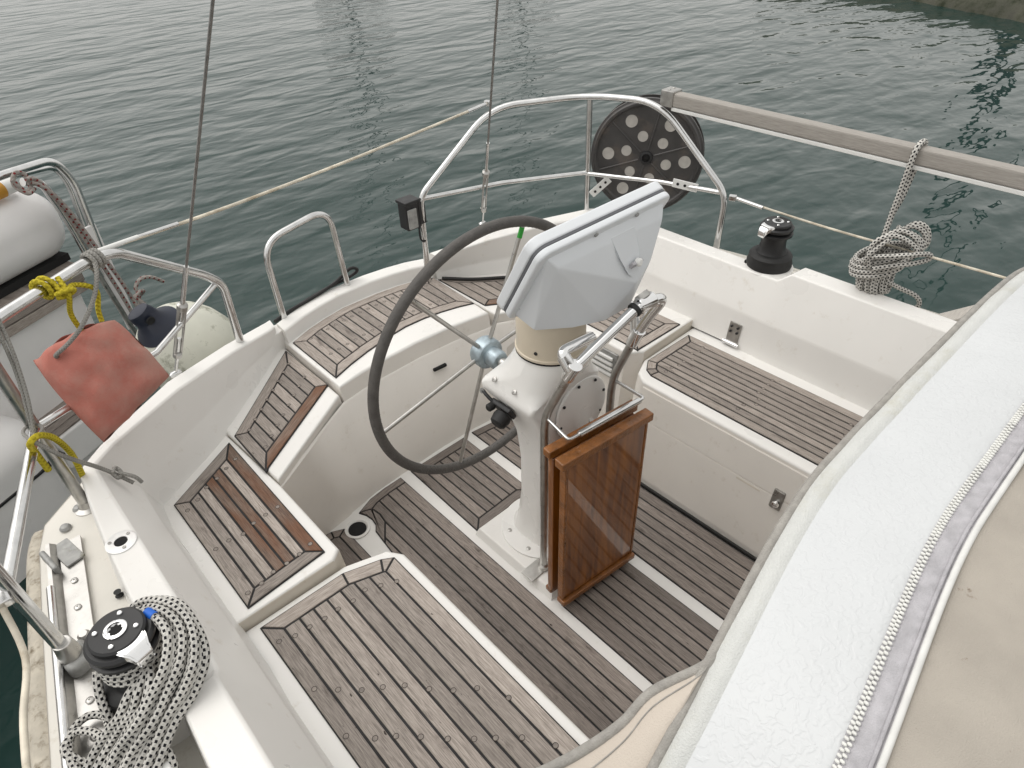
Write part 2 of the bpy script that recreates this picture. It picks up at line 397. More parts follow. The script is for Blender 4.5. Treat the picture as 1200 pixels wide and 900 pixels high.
def tube(name, path, r, m, parent=None, seg=10, closed=False):
    v, f, u = tube_geo(path, r, seg, closed)
    me = bpy.data.meshes.new(name); me.from_pydata([tuple(p) for p in v], [], f); me.update()
    lay = me.uv_layers.new(name='grain')
    for p in me.polygons:
        vs = [u[i][1] for i in p.vertices]; wrap = max(vs) - min(vs) > .6
        for li in p.loop_indices:
            a, b = u[me.loops[li].vertex_index]
            lay.data[li].uv = (a, b + 1 if (wrap and b < .3) else b)
    return link(name, me, m, parent, 50)

def lathe_bm(prof, seg=32, c=(0, 0, 0), axis=None, closed_ends=True):
    """prof = [(radius, height)], spun about z (or axis)"""
    bm = bmesh.new(); rings = []
    for r, h in prof:
        rings.append([bm.verts.new((r * math.cos(2 * math.pi * k / seg), r * math.sin(2 * math.pi * k / seg), h)) for k in range(seg)])
    for a, b in zip(rings, rings[1:]):
        for k in range(seg): bm.faces.new((a[k], a[(k + 1) % seg], b[(k + 1) % seg], b[k]))
    if closed_ends:
        bm.faces.new(rings[0][::-1]); bm.faces.new(rings[-1])
    if axis is not None:
        bmesh.ops.transform(bm, matrix=Vector((0, 0, 1)).rotation_difference(Vector(axis).normalized()).to_matrix().to_4x4(), verts=bm.verts)
    bmesh.ops.translate(bm, vec=Vector(c), verts=bm.verts)
    return bm
def lathe(name, prof, m, parent=None, seg=32, c=(0, 0, 0), axis=None, smooth=35):
    return from_bm(name, lathe_bm(prof, seg, c, axis), m, parent, smooth)

def screw(c, axis, parent, r=.006, m='dullsteel', name='screw'):
    return lathe(name, [(r, -.002), (r, .0015), (r * .7, .003), (r * .25, .003), (r * .25, .001)], m, parent, 10, c, axis)

# ------------------------------------------------------------------ plank panels
def clip(poly, nx, ny, d):                       # keep nx*x+ny*y >= d
    out = []
    for i in range(len(poly)):
        a, b = poly[i], poly[(i + 1) % len(poly)]
        fa, fb = nx * a[0] + ny * a[1] - d, nx * b[0] + ny * b[1] - d
        if fa >= 0: out.append(a)
        if (fa >= 0) != (fb >= 0):
            t = fa / (fa - fb); out.append((a[0] + (b[0] - a[0]) * t, a[1] + (b[1] - a[1]) * t))
    return out
def area(p): return .5 * sum(p[i][0] * p[(i + 1) % len(p)][1] - p[(i + 1) % len(p)][0] * p[i][1] for i in range(len(p)))
def inset(poly, d):
    n = len(poly); out = []; dd = d if isinstance(d, (list, tuple)) else [d] * n
    L = []
    for i in range(n):
        a, b = Vector(poly[i]), Vector(poly[(i + 1) % n]); t = (b - a).normalized(); nn = Vector((-t.y, t.x))
        L.append((nn, nn.dot(a) + dd[i]))
    for i in range(n):
        (n1, c1), (n2, c2) = L[i - 1], L[i]; det = n1.x * n2.y - n1.y * n2.x
        if abs(det) < 1e-4: p = Vector(poly[i]) + n2 * dd[i]
        else: p = Vector(((c1 * n2.y - c2 * n1.y) / det, (n1.x * c2 - n2.x * c1) / det))
        out.append((p.x, p.y))
    return out

def plank(poly, z, m, parent, grain, th=.006):
    if len(poly) < 3 or abs(area(poly)) < 2e-5: return
    if area(poly) < 0: poly = poly[::-1]
    # drop doubled points
    q = []
    for p in poly:
        if not q or (abs(p[0] - q[-1][0]) + abs(p[1] - q[-1][1])) > 1e-4: q.append(p)
    if len(q) < 3: return
    n = len(q); gx, gy = grain; ou, ov = random.uniform(0, 5), random.uniform(0, 5)
    try: q2 = inset(q, .0008)
    except Exception: q2 = q
    v = [(x, y, z - th) for x, y in q] + [(x, y, z - .0012) for x, y in q] + [(x, y, z + random.uniform(0, .0007)) for x, y in q2]
    zt = z + random.uniform(0, .0006)
    v = v[:2 * n] + [(x, y, zt) for x, y in q2]
    uv = [(x * gx + y * gy + ou, -x * gy + y * gx + ov) for x, y, _ in v]
    f = [tuple(range(2 * n, 3 * n))]
    for k in (0, 1):
        for i in range(n): f.append((k * n + i, k * n + (i + 1) % n, (k + 1) * n + (i + 1) % n, (k + 1) * n + i))
    return mesh('plank', v, f, m, parent, None, uv)

def teak_panel(name, outline, z, m, parent, bw=.045, pw=.041, gap=.0062, sides=None, red=(), border=True, plugs=None, label=None, phase=.5, borders=None, redborder=()):
    """planked panel: black caulk bed, mitred margin boards, straight planks along the boat"""
    if area(outline) < 0: outline = outline[::-1]
    n = len(outline)
    bed = prism(name, outline, z - .0022, z - .012, 'caulk', parent, bevel=0)
    if label: bed['label'] = label
    dd = [bw] * n
    if borders is not None: dd = [bw if i in borders else 0.0 for i in range(n)]
    inner = inset(outline, dd)
    sides = sides or [[i] for i in range(n)]
    for s in sides:
        s = [i for i in s if dd[i] > 0]
        if not s: continue
        a = [outline[i] for i in s] + [outline[(s[-1] + 1) % n]]
        b = [inner[i] for i in s] + [inner[(s[-1] + 1) % n]]
        poly = a + b[::-1]
        if area(poly) < 0: poly = poly[::-1]
        poly = inset(poly, gap / 2)
        d = Vector(a[-1]) - Vector(a[0]); d = d.normalized()
        plank(poly, z, 'red_teak' if s[0] in redborder else m, bed, (d.x, d.y))
    inner = inset(inner, gap / 2)
    xs = [p[0] for p in inner]; x0, x1 = min(xs), max(xs)
    k = max(1, round((x1 - x0) / pw)); w = (x1 - x0) / k
    for i in range(k):
        a, b = x0 + i * w, x0 + (i + 1) * w
        piece = clip(clip(inner, 1, 0, a + (gap / 2 if i else 0)), -1, 0, -(b - (gap / 2 if i < k - 1 else 0)))
        if len(piece) < 3: continue
        plank(piece, z, 'red_teak' if i in red else m, bed, (0, 1))
    if plugs:
        v, f, mi = [], [], []
        for (px, py) in plugs:
            r = .0075; c0 = len(v); sg = 10
            for rr in (r, r * .76):
                v += [(px + rr * math.cos(2 * math.pi * q / sg), py + rr * math.sin(2 * math.pi * q / sg), z + .0009) for q in range(sg)]
            for q in range(sg): f.append((c0 + q, c0 + (q + 1) % sg, c0 + sg + (q + 1) % sg, c0 + sg + q)); mi.append(0)
            f.append(tuple(c0 + sg + q for q in range(sg))); mi.append(1)
        o = mesh('plug', v, f, 'plug_ring', bed); o.data.materials.append(MT['plug'])
        for p, k in zip(o.data.polygons, mi): p.material_index = k
        o['kind'] = 'stuff'
    return bed

# ================================================================== SETTING
w = mesh('water', [(-120, -60, -.55), (160, -60, -.55), (160, 220, -.55), (-120, 220, -.55)], [(0, 1, 2, 3)], 'water')
w['kind'] = 'structure'

# quay at the far side of the basin: mossy foot, sloping concrete top
def quay():
    root = empty('stone_quay', (15.5, 3.5, -1))
    root['kind'] = 'structure'
    a, b = Vector((17.0, 10.5)), Vector((10.6, -4.0)); t = (b - a).normalized(); nrm = Vector((-t.y, t.x))
    if nrm.x < 0: nrm = -nrm
    def strip(name, d0, z0, d1, z1, d2, z2, m, n=60):
        v, f = [], []
        for i in range(n + 1):
            p = a + (b - a) * (i / n)
            for d, z in ((d0, z0), (d1, z1), (d2, z2)):
                q = p + nrm * (d + random.uniform(-.05, .05)); v.append((q.x, q.y, z + random.uniform(-.015, .015)))
        for i in range(n):
            for k in (0, 1): f.append((i * 3 + k, i * 3 + 3 + k, i * 3 + 4 + k, i * 3 + 1 + k))
        return mesh(name, v, f, m, root, 40)
    strip('weed_foot', -.12, -1.2, 0, -.5, .22, -.22, MT['weed'])
    strip('concrete_apron', .22, -.215, .9, -.12, 14, .25, MT['concrete'])
MT['weed'] = mat('weedy_stone', (.075, .075, .055), .9, var=.3, vscale=6, bump=.6, bscale=14, dirt=(.02, .025, .012), dscale=3, dlo=.45, dhi=.65)
MT['concrete'] = mat('wet_concrete', (.27, .25, .21), .9, var=.15, vscale=4, bump=.4, bscale=20, dirt=(.13, .12, .09), dscale=2, dlo=.5, dhi=.7)
quay()

# ================================================================== SAILBOAT
boat = empty('sailboat', (0, 0, -.55))
tag(boat, 'white sailboat cockpit with weathered teak seats and sole seen from above', 'sailboat')
# ---- sole
prism('cockpit_sole', [(-.70, -.7), (.74, -.7), (.74, 1.95), (-.70, 1.95)], -.004, -.06, 'gel', boat, bevel=0)

def ribs(x): return x
# ---- seats: blocks with rounded noses and sloping fronts
SEATS = dict(
 foreS=([(-1.05, -.7), (-.545, -.7), (-.545, 1.150), (-.575, 1.195), (-.695, 1.235), (-1.05, 1.24)],
        [(-1.05, -.7), (-.49, -.7), (-.49, 1.150), (-.53, 1.195), (-.66, 1.235), (-1.05, 1.24)], .412),
 midS=([(-1.05, 1.2425), (-.715, 1.2425), (-.683, 1.268), (-.683, 1.618), (-.705, 2.02), (-.99, 1.86)],
       [(-1.05, 1.2425), (-.70, 1.2425), (-.645, 1.268), (-.645, 1.70), (-.705, 2.02), (-.99, 1.86)], .451),
 angS=([(-.6805, 1.628), (-.312, 1.862), (-.3055, 2.33), (-.355, 2.33), (-.702, 2.02)],
       [(-.6425, 1.725), (-.312, 1.772), (-.3055, 2.33), (-.355, 2.33), (-.702, 2.02)], .461),
 helm=([(-.302, 1.868), (-.20, 1.885), (-.09, 1.893), (.064, 1.897), (.23, 1.887), (.412, 1.858), (.440, 2.31), (.33, 2.34), (.16, 2.365), (0, 2.365), (-.17, 2.335), (-.302, 2.285)],
       [(-.302, 1.774), (-.20, 1.779), (-.09, 1.784), (.064, 1.790), (.23, 1.786), (.412, 1.768), (.440, 2.31), (.33, 2.34), (.16, 2.365), (0, 2.365), (-.17, 2.335), (-.302, 2.285)], .491),
 angP=([(.446, 1.86), (.826, 1.632), (.848, 2.0), (.49, 2.32), (.446, 2.32)],
       [(.416, 1.766), (.78, 1.70), (.848, 2.0), (.49, 2.32), (.446, 2.32)], .468),
 midP=([(.690, 1.252), (1.05, 1.252), (1.05, 1.80), (.853, 2.0), (.832, 1.628), (.645, 1.628), (.635, 1.30)],
       [(.640, 1.252), (1.05, 1.252), (1.05, 1.80), (.853, 2.0), (.80, 1.69), (.60, 1.69), (.595, 1.30)], .451),
 foreP=([(.578, -.7), (1.05, -.7), (1.05, 1.249), (.69, 1.249), (.612, 1.215), (.578, 1.165)],
        [(.486, -.7), (1.05, -.7), (1.05, 1.249), (.61, 1.249), (.53, 1.215), (.486, 1.165)], .412))
for k, (t, b, z) in SEATS.items():
    o = prism('seat', t, z, -.05, 'gel', boat, bottom=b, bevel=.010, seg=3)
    o.data.materials.append(MT['greywall']); o.data.materials.append(MT['riser'])
    for p in o.data.polygons:
        if p.normal.z < .3 and p.center.z < z - .012: p.material_index = 1
        if p.normal.z < .4 and p.normal.y < -.8 and k.startswith('mid'): p.material_index = 2  # forward faces of the mid seats get a darker cream

# footwell wall: one smooth skin below the seat noses
def wall_skin(pts, z1):
    v, f = [], []
    for (tx_, ty_, bx, by, zt) in pts:
        for z in (z1, z1 - .006, -.045):
            k = (z + .05) / (zt + .05); x, y = bx + (tx_ - bx) * k, by + (ty_ - by) * k
            v.append((x, y + (.002 if z == z1 else -.007), z))
    n_ = len(pts)
    for i in range(n_ - 1):
        for j in (0, 1): f.append((i * 3 + j, i * 3 + 3 + j, i * 3 + 4 + j, i * 3 + 1 + j))
    return mesh('footwell_wall', v, f, 'greywall', boat, 50)
hb = SEATS['helm']; skin = [(-.681, 1.630, -.643, 1.727, .461), (-.56, 1.706, -.53, 1.741, .461), (-.44, 1.782, -.42, 1.757, .461), (-.345, 1.838, -.345, 1.768, .466)]
skin += [(t[0], t[1], b[0], b[1], .491) for t, b in list(zip(hb[0], hb[1]))[:6]]
skin += [(.446, 1.852, .440, 1.764, .468), (.56, 1.79, .53, 1.745, .468), (.70, 1.706, .66, 1.722, .468), (.826, 1.632, .78, 1.70, .468)]
wall_skin(skin, .425)
# ---- teak on the seats
def rowplugs(pts): return pts
pl = []
for i in range(10):
    for y in (1.135, .97, .81, .64, .47, .30, .12):
        pl.append((-.945 + i * .041 + random.uniform(-.003, .003), y - .004 * i + (0 if i < 8 else -.03) + random.uniform(-.008, .008) - (.035 * i if y < 1 else 0)))
pl = [p for p in pl if p[0] < -.585]
teak_panel('teak_panel', [(-.962, -.65), (-.574, -.65), (-.574, 1.155), (-.606, 1.176), (-.712, 1.212), (-.962, 1.216)], .418, 'seat_teak', boat,
           pw=.0405, bw=.046, plugs=pl, borders=[1, 2, 3, 4, 5], label='long starboard seat panel of pale grey teak planks')
pl = []
for i in range(6):
    for y in (1.30, 1.50, 1.72): pl.append((-.94 + i * .041, y + .02 * i * (1 if y > 1.6 else .3) + random.uniform(-.01, .01)))
teak_panel('teak_panel', [(-.962, 1.262), (-.718, 1.282), (-.714, 1.915), (-.962, 1.765)], .457, 'seat_teak', boat, pw=.0345, bw=.042,
           red=(2, 3), redborder=(1,), plugs=pl, label='short seat panel with two rust red teak planks')
teak_panel('teak_panel', [(-.692, 1.686), (-.312, 1.938), (-.316, 2.256), (-.690, 1.920)], .467, 'seat_teak', boat, pw=.041, bw=.042,
           redborder=(0,), label='angled quarter seat panel with a reddish front margin board',
           plugs=[(-.64 + i * .041, 1.79 + i * .036 + j * .12) for i in range(8) for j in (0, 1)])
hin = [(-.286, 1.916), (-.2, 1.948), (-.108, 1.974), (0, 1.997), (.1, 2.010), (.19, 2.006), (.27, 1.994), (.35, 1.972), (.412, 1.948)]
hout = [(.426, 2.252), (.36, 2.282), (.27, 2.304), (.16, 2.318), (0, 2.322), (-.1, 2.304), (-.19, 2.280), (-.286, 2.240)]
no = hin + hout
teak_panel('teak_panel', no, .497, 'seat_teak', boat, pw=.041, bw=.046, sides=[list(range(8)), [8], list(range(9, 16)), [16]],
           label='curved helm seat panel of pale teak behind the wheel',
           plugs=[(-.22 + i * .041, 2.055 + .03 * math.cos((i - 7) * .2) + j * .15) for i in range(15) for j in (0, 1)])
teak_panel('teak_panel', [(.456, 1.93), (.826, 1.69), (.832, 1.925), (.456, 2.256)], .474, 'seat_teak', boat, pw=.041, bw=.042,
           redborder=(0,), label='angled port quarter seat panel of teak')
teak_panel('teak_panel', [(.672, 1.272), (.938, 1.264), (.938, 1.745), (.845, 1.89), (.838, 1.61), (.675, 1.60)], .457, 'seat_teak', boat, pw=.036, bw=.044,
           label='short port seat panel of pale teak')
teak_panel('teak_panel', [(.620, -.65), (.948, -.65), (.948, 1.225), (.690, 1.232), (.640, 1.200), (.622, 1.165)], .418, 'seat_teak', boat, pw=.033, bw=.037,
           borders=[1, 2, 3, 4, 5], label='long port seat panel of pale grey teak planks',
           plugs=[(.68 + i * .033, 1.12 - j * .31 + random.uniform(-.02, .02)) for i in range(8) for j in range(4)])
# ---- teak on the sole
teak_panel('teak_panel', [(-.495, -.65), (-.180, -.65), (-.180, 1.768), (-.262, 1.766), (-.335, 1.757), (-.408, 1.728), (-.394, 1.698), (-.389, 1.664), (-.394, 1.632), (-.412, 1.606), (-.428, 1.45), (-.495, 1.45)],
           .003, 'sole_teak', boat, pw=.043, bw=.036, sides=[[1], [2, 3, 4], [5, 6, 7, 8], [9], [10], [11]], borders=[2, 3, 4, 5, 6, 7, 8], label='starboard sole panel of dark damp teak planks')
teak_panel('teak_panel', [(-.640, 1.30), (-.490, 1.30), (-.490, 1.70), (-.535, 1.722), (-.640, 1.722)], .003, 'sole_teak', boat, pw=.045, bw=.034, borders=[1, 2, 3],
           sides=[[0], [1], [2], [3], [4]], label='narrow sole strip beside the drain')
teak_panel('teak_panel', [(-.136, 1.335), (.152, 1.343), (.160, 1.770), (-.128, 1.770)], .003, 'sole_teak', boat, pw=.043, bw=.042, label='small sole panel of stained teak under the wheel')
teak_panel('teak_panel', [(-.139, -.65), (.156, -.65), (.156, .90), (-.139, .90)], .003, 'sole_teak', boat, pw=.043, bw=.04, borders=[], label='centre sole panel of dark teak planks')
teak_panel('teak_panel', [(.200, -.65), (.474, -.65), (.474, 1.70), (.40, 1.745), (.205, 1.772)], .003, 'sole_teak', boat, pw=.0415, bw=.036, borders=[2, 3], sides=[[0], [1], [2], [3], [4]],
           label='port sole panel of dark teak planks with black seal at the seat')
# black seal along the port seat front
box('sealing_strip', (.480, .45, .008), (.010, 2.2, .016), 'blackrub', boat, .002)
# drain
lathe('drain_collar', [(.047, -.003), (.047, .004), (.041, .0065), (.037, .004), (.034, -.002)], 'gel', boat, 32, (-.455, 1.664, 0))
lathe('drain_hole', [(.034, -.0035), (.034, .0015)], 'dark', boat, 28, (-.455, 1.664, 0))

# ---- coaming: seat back, ridge, ledge, outer face, rim (each row one station round the cockpit)
def loft(name, st, m, parent, bevrows=(1, 2, 3), bev=.008, caps=True):
    bm = bmesh.new(); rows = [[bm.verts.new(p) for p in s] for s in st]; k = len(st[0])
    for a, b in zip(rows, rows[1:]):
        for j in range(k - 1):
            try: bm.faces.new((a[j], a[j + 1], b[j + 1], b[j]))
            except ValueError: pass
    if caps:
        for r in (rows[0], rows[-1]): bm.faces.new(r)
    bmesh.ops.recalc_face_normals(bm, faces=bm.faces)
    ed = []
    for a, b in zip(rows, rows[1:]):
        for j in bevrows:
            e = bm.edges.get((a[j], b[j]))
            if e: ed.append(e)
    bmesh.ops.bevel(bm, geom=ed, offset=bev, segments=3, affect='EDGES', profile=.5, clamp_overlap=True)
    return from_bm(name, bm, m, parent, 38)
def st(base, cr, li, lo, rim, zr=None):
    """base, crease, ledge inner, ledge outer, foot of outer face"""
    return [base, cr, li, lo, rim]
S = []
for y in (-.7, .2, .90): S.append([(-1.0, y, .40), (-1.022, y, .56), (-1.106, y, .750), (-1.182 - (.9 - y) * .05, y, .750), (-1.20 - (.9 - y) * .05, y, .58)])
S.append([(-1.0, .930, .40), (-1.022, .930, .56), (-1.104, .930, .748), (-1.180, .918, .748), (-1.20, .918, .58)])
S.append([(-1.0, .965, .40), (-1.022, .965, .56), (-1.096, .972, .708), (-1.175, .955, .708), (-1.20, .955, .58)])
for y, xo in ((1.1, -1.172), (1.25, -1.170), (1.45, -1.160), (1.66, -1.143)): S.append([(-.995, y, .42), (-1.020, y, .56), (-1.092, y, .711), (xo, y, .711), (xo - .02, y, .58)])
S.append([(-.985, 1.785, .44), (-1.015, 1.785, .56), (-1.090, 1.778, .711), (-1.128, 1.785, .711), (-1.150, 1.80, .58)])
S.append([(-.90, 1.838, .44), (-.945, 1.852, .56), (-1.018, 1.836, .708), (-1.052, 1.856, .708), (-1.07, 1.90, .58)])
S.append([(-.80, 1.893, .44), (-.838, 1.916, .56), (-.905, 1.908, .697), (-.925, 1.955, .697), (-.94, 2.0, .56)])
S.append([(-.705, 1.955, .44), (-.735, 1.985, .55), (-.783, 1.990, .682), (-.790, 2.058, .682), (-.80, 2.11, .54)])
S.append([(-.50, 2.125, .44), (-.52, 2.14, .54), (-.550, 2.125, .640), (-.545, 2.192, .640), (-.55, 2.25, .5)])
S.append([(-.336, 2.275, .44), (-.340, 2.28, .50), (-.348, 2.255, .580), (-.338, 2.322, .580), (-.34, 2.38, .46)])
S.append([(-.318, 2.29, .44), (-.320, 2.295, .50), (-.326, 2.272, .575), (-.316, 2.336, .575), (-.318, 2.39, .46)])
loft('coaming', S, 'gel', boat)['label'] = 'white starboard coaming sweeping round the quarter'
Hh = []
for x, y in ((-.298, 2.248), (-.19, 2.290), (-.1, 2.314), (0, 2.332), (.16, 2.330), (.27, 2.315), (.36, 2.294), (.438, 2.262)):
    Hh.append([(x, y, .47), (x, y + .004, .50), (x, y + .012, .548), (x, y + .075, .556), (x, y + .09, .45)])
loft('coaming', Hh, 'gel', boat)['label'] = 'low white back rest of the helm seat'
P = []
P.append([(.458, 2.262, .44), (.458, 2.27, .50), (.447, 2.222, .600), (.445, 2.285, .600), (.447, 2.34, .46)])
P.append([(.62, 2.14, .44), (.635, 2.15, .53), (.655, 2.118, .645), (.672, 2.180, .645), (.68, 2.24, .5)])
P.append([(.845, 1.955, .44), (.875, 1.985, .55), (.905, 1.985, .678), (.933, 2.048, .678), (.945, 2.10, .54)])
P.append([(.985, 1.83, .44), (1.02, 1.85, .56), (1.09, 1.880, .690), (1.135, 1.950, .690), (1.155, 1.99, .56)])
P.append([(1.005, 1.74, .42), (1.035, 1.74, .56), (1.115, 1.79, .698), (1.185, 1.86, .698), (1.21, 1.89, .58)])
for y in (1.6, 1.4, 1.2, 1.08): P.append([(1.005, y, .42), (1.03, y, .56), (1.092, y, .708), (1.165, y, .708), (1.19, y, .58)])
P.append([(1.003, .972, .40), (1.025, .972, .56), (1.094, .976, .710), (1.170, .956, .710), (1.20, .956, .58)])
P.append([(1.0, .935, .40), (1.022, .935, .56), (1.100, .930, .750), (1.184, .918, .750), (1.21, .918, .58)])
for y in (.6, .2, -.7): P.append([(1.0, y, .40), (1.022, y, .56), (1.100, y, .750), (1.186, y, .750), (1.21, y, .58)])
loft('coaming', P, 'gel', boat)['label'] = 'white port coaming with a notch for the winch'

prism('joint_filler', [(-.37, 2.262), (-.25, 2.30), (-.25, 2.345), (-.37, 2.345)], .538, .40, 'gel', boat, bevel=.004)
prism('joint_filler', [(.40, 2.30), (.50, 2.262), (.50, 2.335), (.40, 2.335)], .538, .40, 'gel', boat, bevel=.004)
# ---- side decks and hull
def deck(name, inner, outer, z, m):
    v = [(x, y, z) for x, y in inner] + [(x, y, z - .012) for x, y in outer]; n = len(inner)
    return mesh(name, v, [(i, i + 1, n + i + 1, n + i) for i in range(n - 1)], m, boat, 30)
inS = [(-1.10, -3.0), (-1.10, .2), (-1.10, .9), (-1.10, 1.45), (-1.09, 1.7), (-1.08, 1.80), (-1.03, 1.86), (-.93, 1.94), (-.70, 2.10)]
ouS = [(-1.62, -3.0), (-1.50, .2), (-1.433, 1.06), (-1.352, 1.45), (-1.296, 1.70), (-1.262, 1.785), (-1.160, 1.868), (-.98, 2.02), (-.78, 2.14)]
deck('side_deck', inS, ouS, .605, 'cream')
inP = [(-x, y) for x, y in inS[:6]]; ouP = [(-x, y) for x, y in ouS[:6]]
deck('side_deck', inP[::-1], ouP[::-1], .595, 'cream')
# hull shell: gunwale, topside, turn of the bilge
plan = [(-1.62, -3.0), (-1.50, .2), (-1.433, 1.06), (-1.352, 1.45), (-1.296, 1.70), (-1.262, 1.785), (-1.160, 1.868), (-.98, 2.02), (-.78, 2.14), (-.545, 2.262), (-.3, 2.392), (.06, 2.44), (.44, 2.395), (.70, 2.262),
        (.95, 2.10), (1.20, 1.93), (1.27, 1.80), (1.32, 1.62), (1.43, 1.06), (1.50, .2), (1.62, -3.0)]
def zg(x): return .452 + max(0, min(1, (abs(x - .05) - .45) / .55)) * .143
hv, hf = [], []
for x, y in plan:
    s = 1.0; z = zg(x)
    for k, (ins, zz) in enumerate(((0, z), (.0, z - .05), (.03, .2), (.10, -.2), (.22, -.7), (.5, -1.2))):
        n = Vector((x, y - .3)).normalized(); hv.append((x - n.x * ins, y - n.y * ins, zz))
for i in range(len(plan) - 1):
    for k in range(5): hf.append((i * 6 + k, i * 6 + k + 1, i * 6 + 7 + k, i * 6 + 6 + k))
mesh('hull', hv, hf, 'gel', boat, 40)
# stern shelf behind the coaming
sv = [(-.98, 1.98), (-.78, 2.07), (-.545, 2.20), (-.3, 2.33), (.06, 2.38), (.44, 2.34), (.70, 2.19), (.95, 2.06), (1.19, 1.88)]
so_ = [(-.98, 2.02), (-.78, 2.14), (-.545, 2.262), (-.3, 2.392), (.06, 2.44), (.44, 2.395), (.70, 2.262), (.95, 2.10), (1.20, 1.93)]
mesh('stern_shelf', [(x, y, zg(x) - .004) for x, y in sv] + [(x, y, zg(x) - .004) for x, y in so_], [(i, i + 1, 10 + i, 9 + i) for i in range(8)], 'cream', boat)
# rubbing strake, grimy, along the starboard gunwale
rv = []
rs = [(-1.62, -3.0), (-1.50, .2), (-1.433, 1.06), (-1.352, 1.45), (-1.296, 1.70), (-1.264, 1.785)]
path = [(x - .012, y, .555) for x, y in rs]
o = tube('rubbing_strake', spline(path, 8), .032, 'moss', boat, 10)
# coach roof under the spray hood
prism('coach_roof', [(-1.0, -3.0), (1.02, -3.0), (1.02, -.40), (-1.0, -.40)], .86, -.05, 'gel', boat, bevel=.05, seg=4)

# ---- locker lid, handle recess, latch, hinge on the port seat
def wallP(y, z, off=0.):                           # point on the sloping port seat front
    t = max(0, min(1, (z + .05) / .462)); x = .486 + (.578 - .486) * t
    return (x - off, y, z)
def wall_quad(name, y0, y1, z0, z1, off, m, bev=.0015):
    bm = bmesh.new()
    a = [wallP(y0, z0, off), wallP(y1, z0, off), wallP(y1, z1, off), wallP(y0, z1, off)]
    b = [wallP(y0, z0, -.004), wallP(y1, z0, -.004), wallP(y1, z1, -.004), wallP(y0, z1, -.004)]
    va = [bm.verts.new(p) for p in a]; vb = [bm.verts.new(p) for p in b]
    bm.faces.new(va); bm.faces.new(vb[::-1])
    for i in range(4): bm.faces.new((vb[i], vb[(i + 1) % 4], va[(i + 1) % 4], va[i]))
    bmesh.ops.recalc_face_normals(bm, faces=bm.faces)
    if bev: bmesh.ops.bevel(bm, geom=list(bm.edges), offset=bev, segments=2, affect='EDGES')
    return from_bm(name, bm, m, boat, 35)
wall_quad('locker_lid', -.5, 1.16, .268, .392, .0035, 'greywall')
wall_quad('locker_front', -.5, 1.16, .02, .2655, .0035, 'greywall')
wall_quad('handle_recess', .615, .715, .248, .262, .0042, 'riser', .004)
lt = wall_quad('latch', .535, .575, .225, .300, .010, 'dullsteel', .003)
lathe('latch_button', [(.013, 0), (.013, .006), (.010, .012), (.004, .014)], 'chrome', lt, 20, (.5335, .553, .25), (-1, 0, .2))
hn = box('hinge', (1.010, 1.062, .473), (.006, .052, .085), 'dullsteel', boat, .002, rot=Matrix.Rotation(R(9), 4, 'Y'))
lathe('hinge_pin', [(.008, -.034), (.008, .034)], 'chrome', hn, 14, (.998, 1.062, .428), (0, 1, 0))
for dy, dz in ((-.014, .022), (.014, .022), (-.014, .0), (.014, .0)): screw((1.004 + dz * .12, 1.062 + dy, .478 + dz), (-1, 0, .1), hn, .005, 'black')
# louvred vent on the port seat riser
vt = box('vent', (.628, 1.405, .36), (.012, .15, .125), 'alloy', boat, .004)
for k in range(4): box('louvre', (.617, 1.405, .318 + k * .026), (.012, .115, .014), 'whiteplast', vt, .004, rot=None)
# recess handle in the helm seat front
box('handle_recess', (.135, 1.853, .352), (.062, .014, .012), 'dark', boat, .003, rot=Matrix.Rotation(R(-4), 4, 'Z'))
# flag staff socket on the starboard ledge
fs = lathe('staff_socket', [(.036, .0), (.036, .003), (.033, .0045), (.016, .0045), (.0155, .0015)], MT['satin'], boat, 36, (-1.128, 1.443, .711))
lathe('socket_bore', [(.0150, .0), (.0150, .0035)], 'dark', fs, 24, (-1.128, 1.443, .7112))
for a in (30, 150, 270): screw((-1.128 + .025 * math.cos(R(a)), 1.443 + .025 * math.sin(R(a)), .7155), (0, 0, 1), fs, .0045)
lathe('cleat_stud', [(.010, 0), (.005, .004), (.005, .010), (.009, .014)], 'blackrub', boat, 14, (-1.188, 1.395, .606))

def thing(name, loc, label, cat, group=None):
    o = empty(name, loc); tag(o, label, cat, group); return o

# ================================================================== TOE RAIL, STARBOARD DECK GEAR
tr = thing('toe_rail', (-1.36, 1.2, .605), 'weathered alloy toe rail bolted along the starboard deck edge', 'toe rail')
def trx(y): return -1.252 - (1.66 - y) * .195
ya, yb = -.4, 1.66
v, f = [], []
N = 24
for i in range(N + 1):
    y = ya + (yb - ya) * i / N; x = trx(y)
    for dx, z in ((.052, .600), (.052, .612), (.0, .612), (-.004, .622), (-.014, .634), (-.024, .634), (-.028, .60)): v.append((x + dx, y, z))
for i in range(N):
    for k in range(6): f.append((i * 7 + k, i * 7 + k + 1, i * 7 + 8 + k, i * 7 + 7 + k))
mesh('rail_plate', v, f, 'dullsteel', tr, 30)
hd = mesh('rail_cap', *(lambda g: (g[0], g[1]))(tube_geo([(trx(y) - .018, y, .640) for y in (ya, .4, 1.0, 1.50)], .0095, 12)), 'steel', tr, 50)
for i in range(14):
    y = 1.60 - i * .088
    screw((trx(y) + .026, y, .6135), (0, 0, 1), tr, .0085)
box('end_casting', (trx(1.62) + .018, 1.615, .616), (.046, .095, .007), 'alloy', tr, .002, 2, Matrix.Rotation(R(11), 4, 'Z'))
box('end_casting', (trx(1.60) - .018, 1.595, .628), (.014, .085, .034), 'alloy', tr, .006, 3, Matrix.Rotation(R(9), 4, 'Z'))
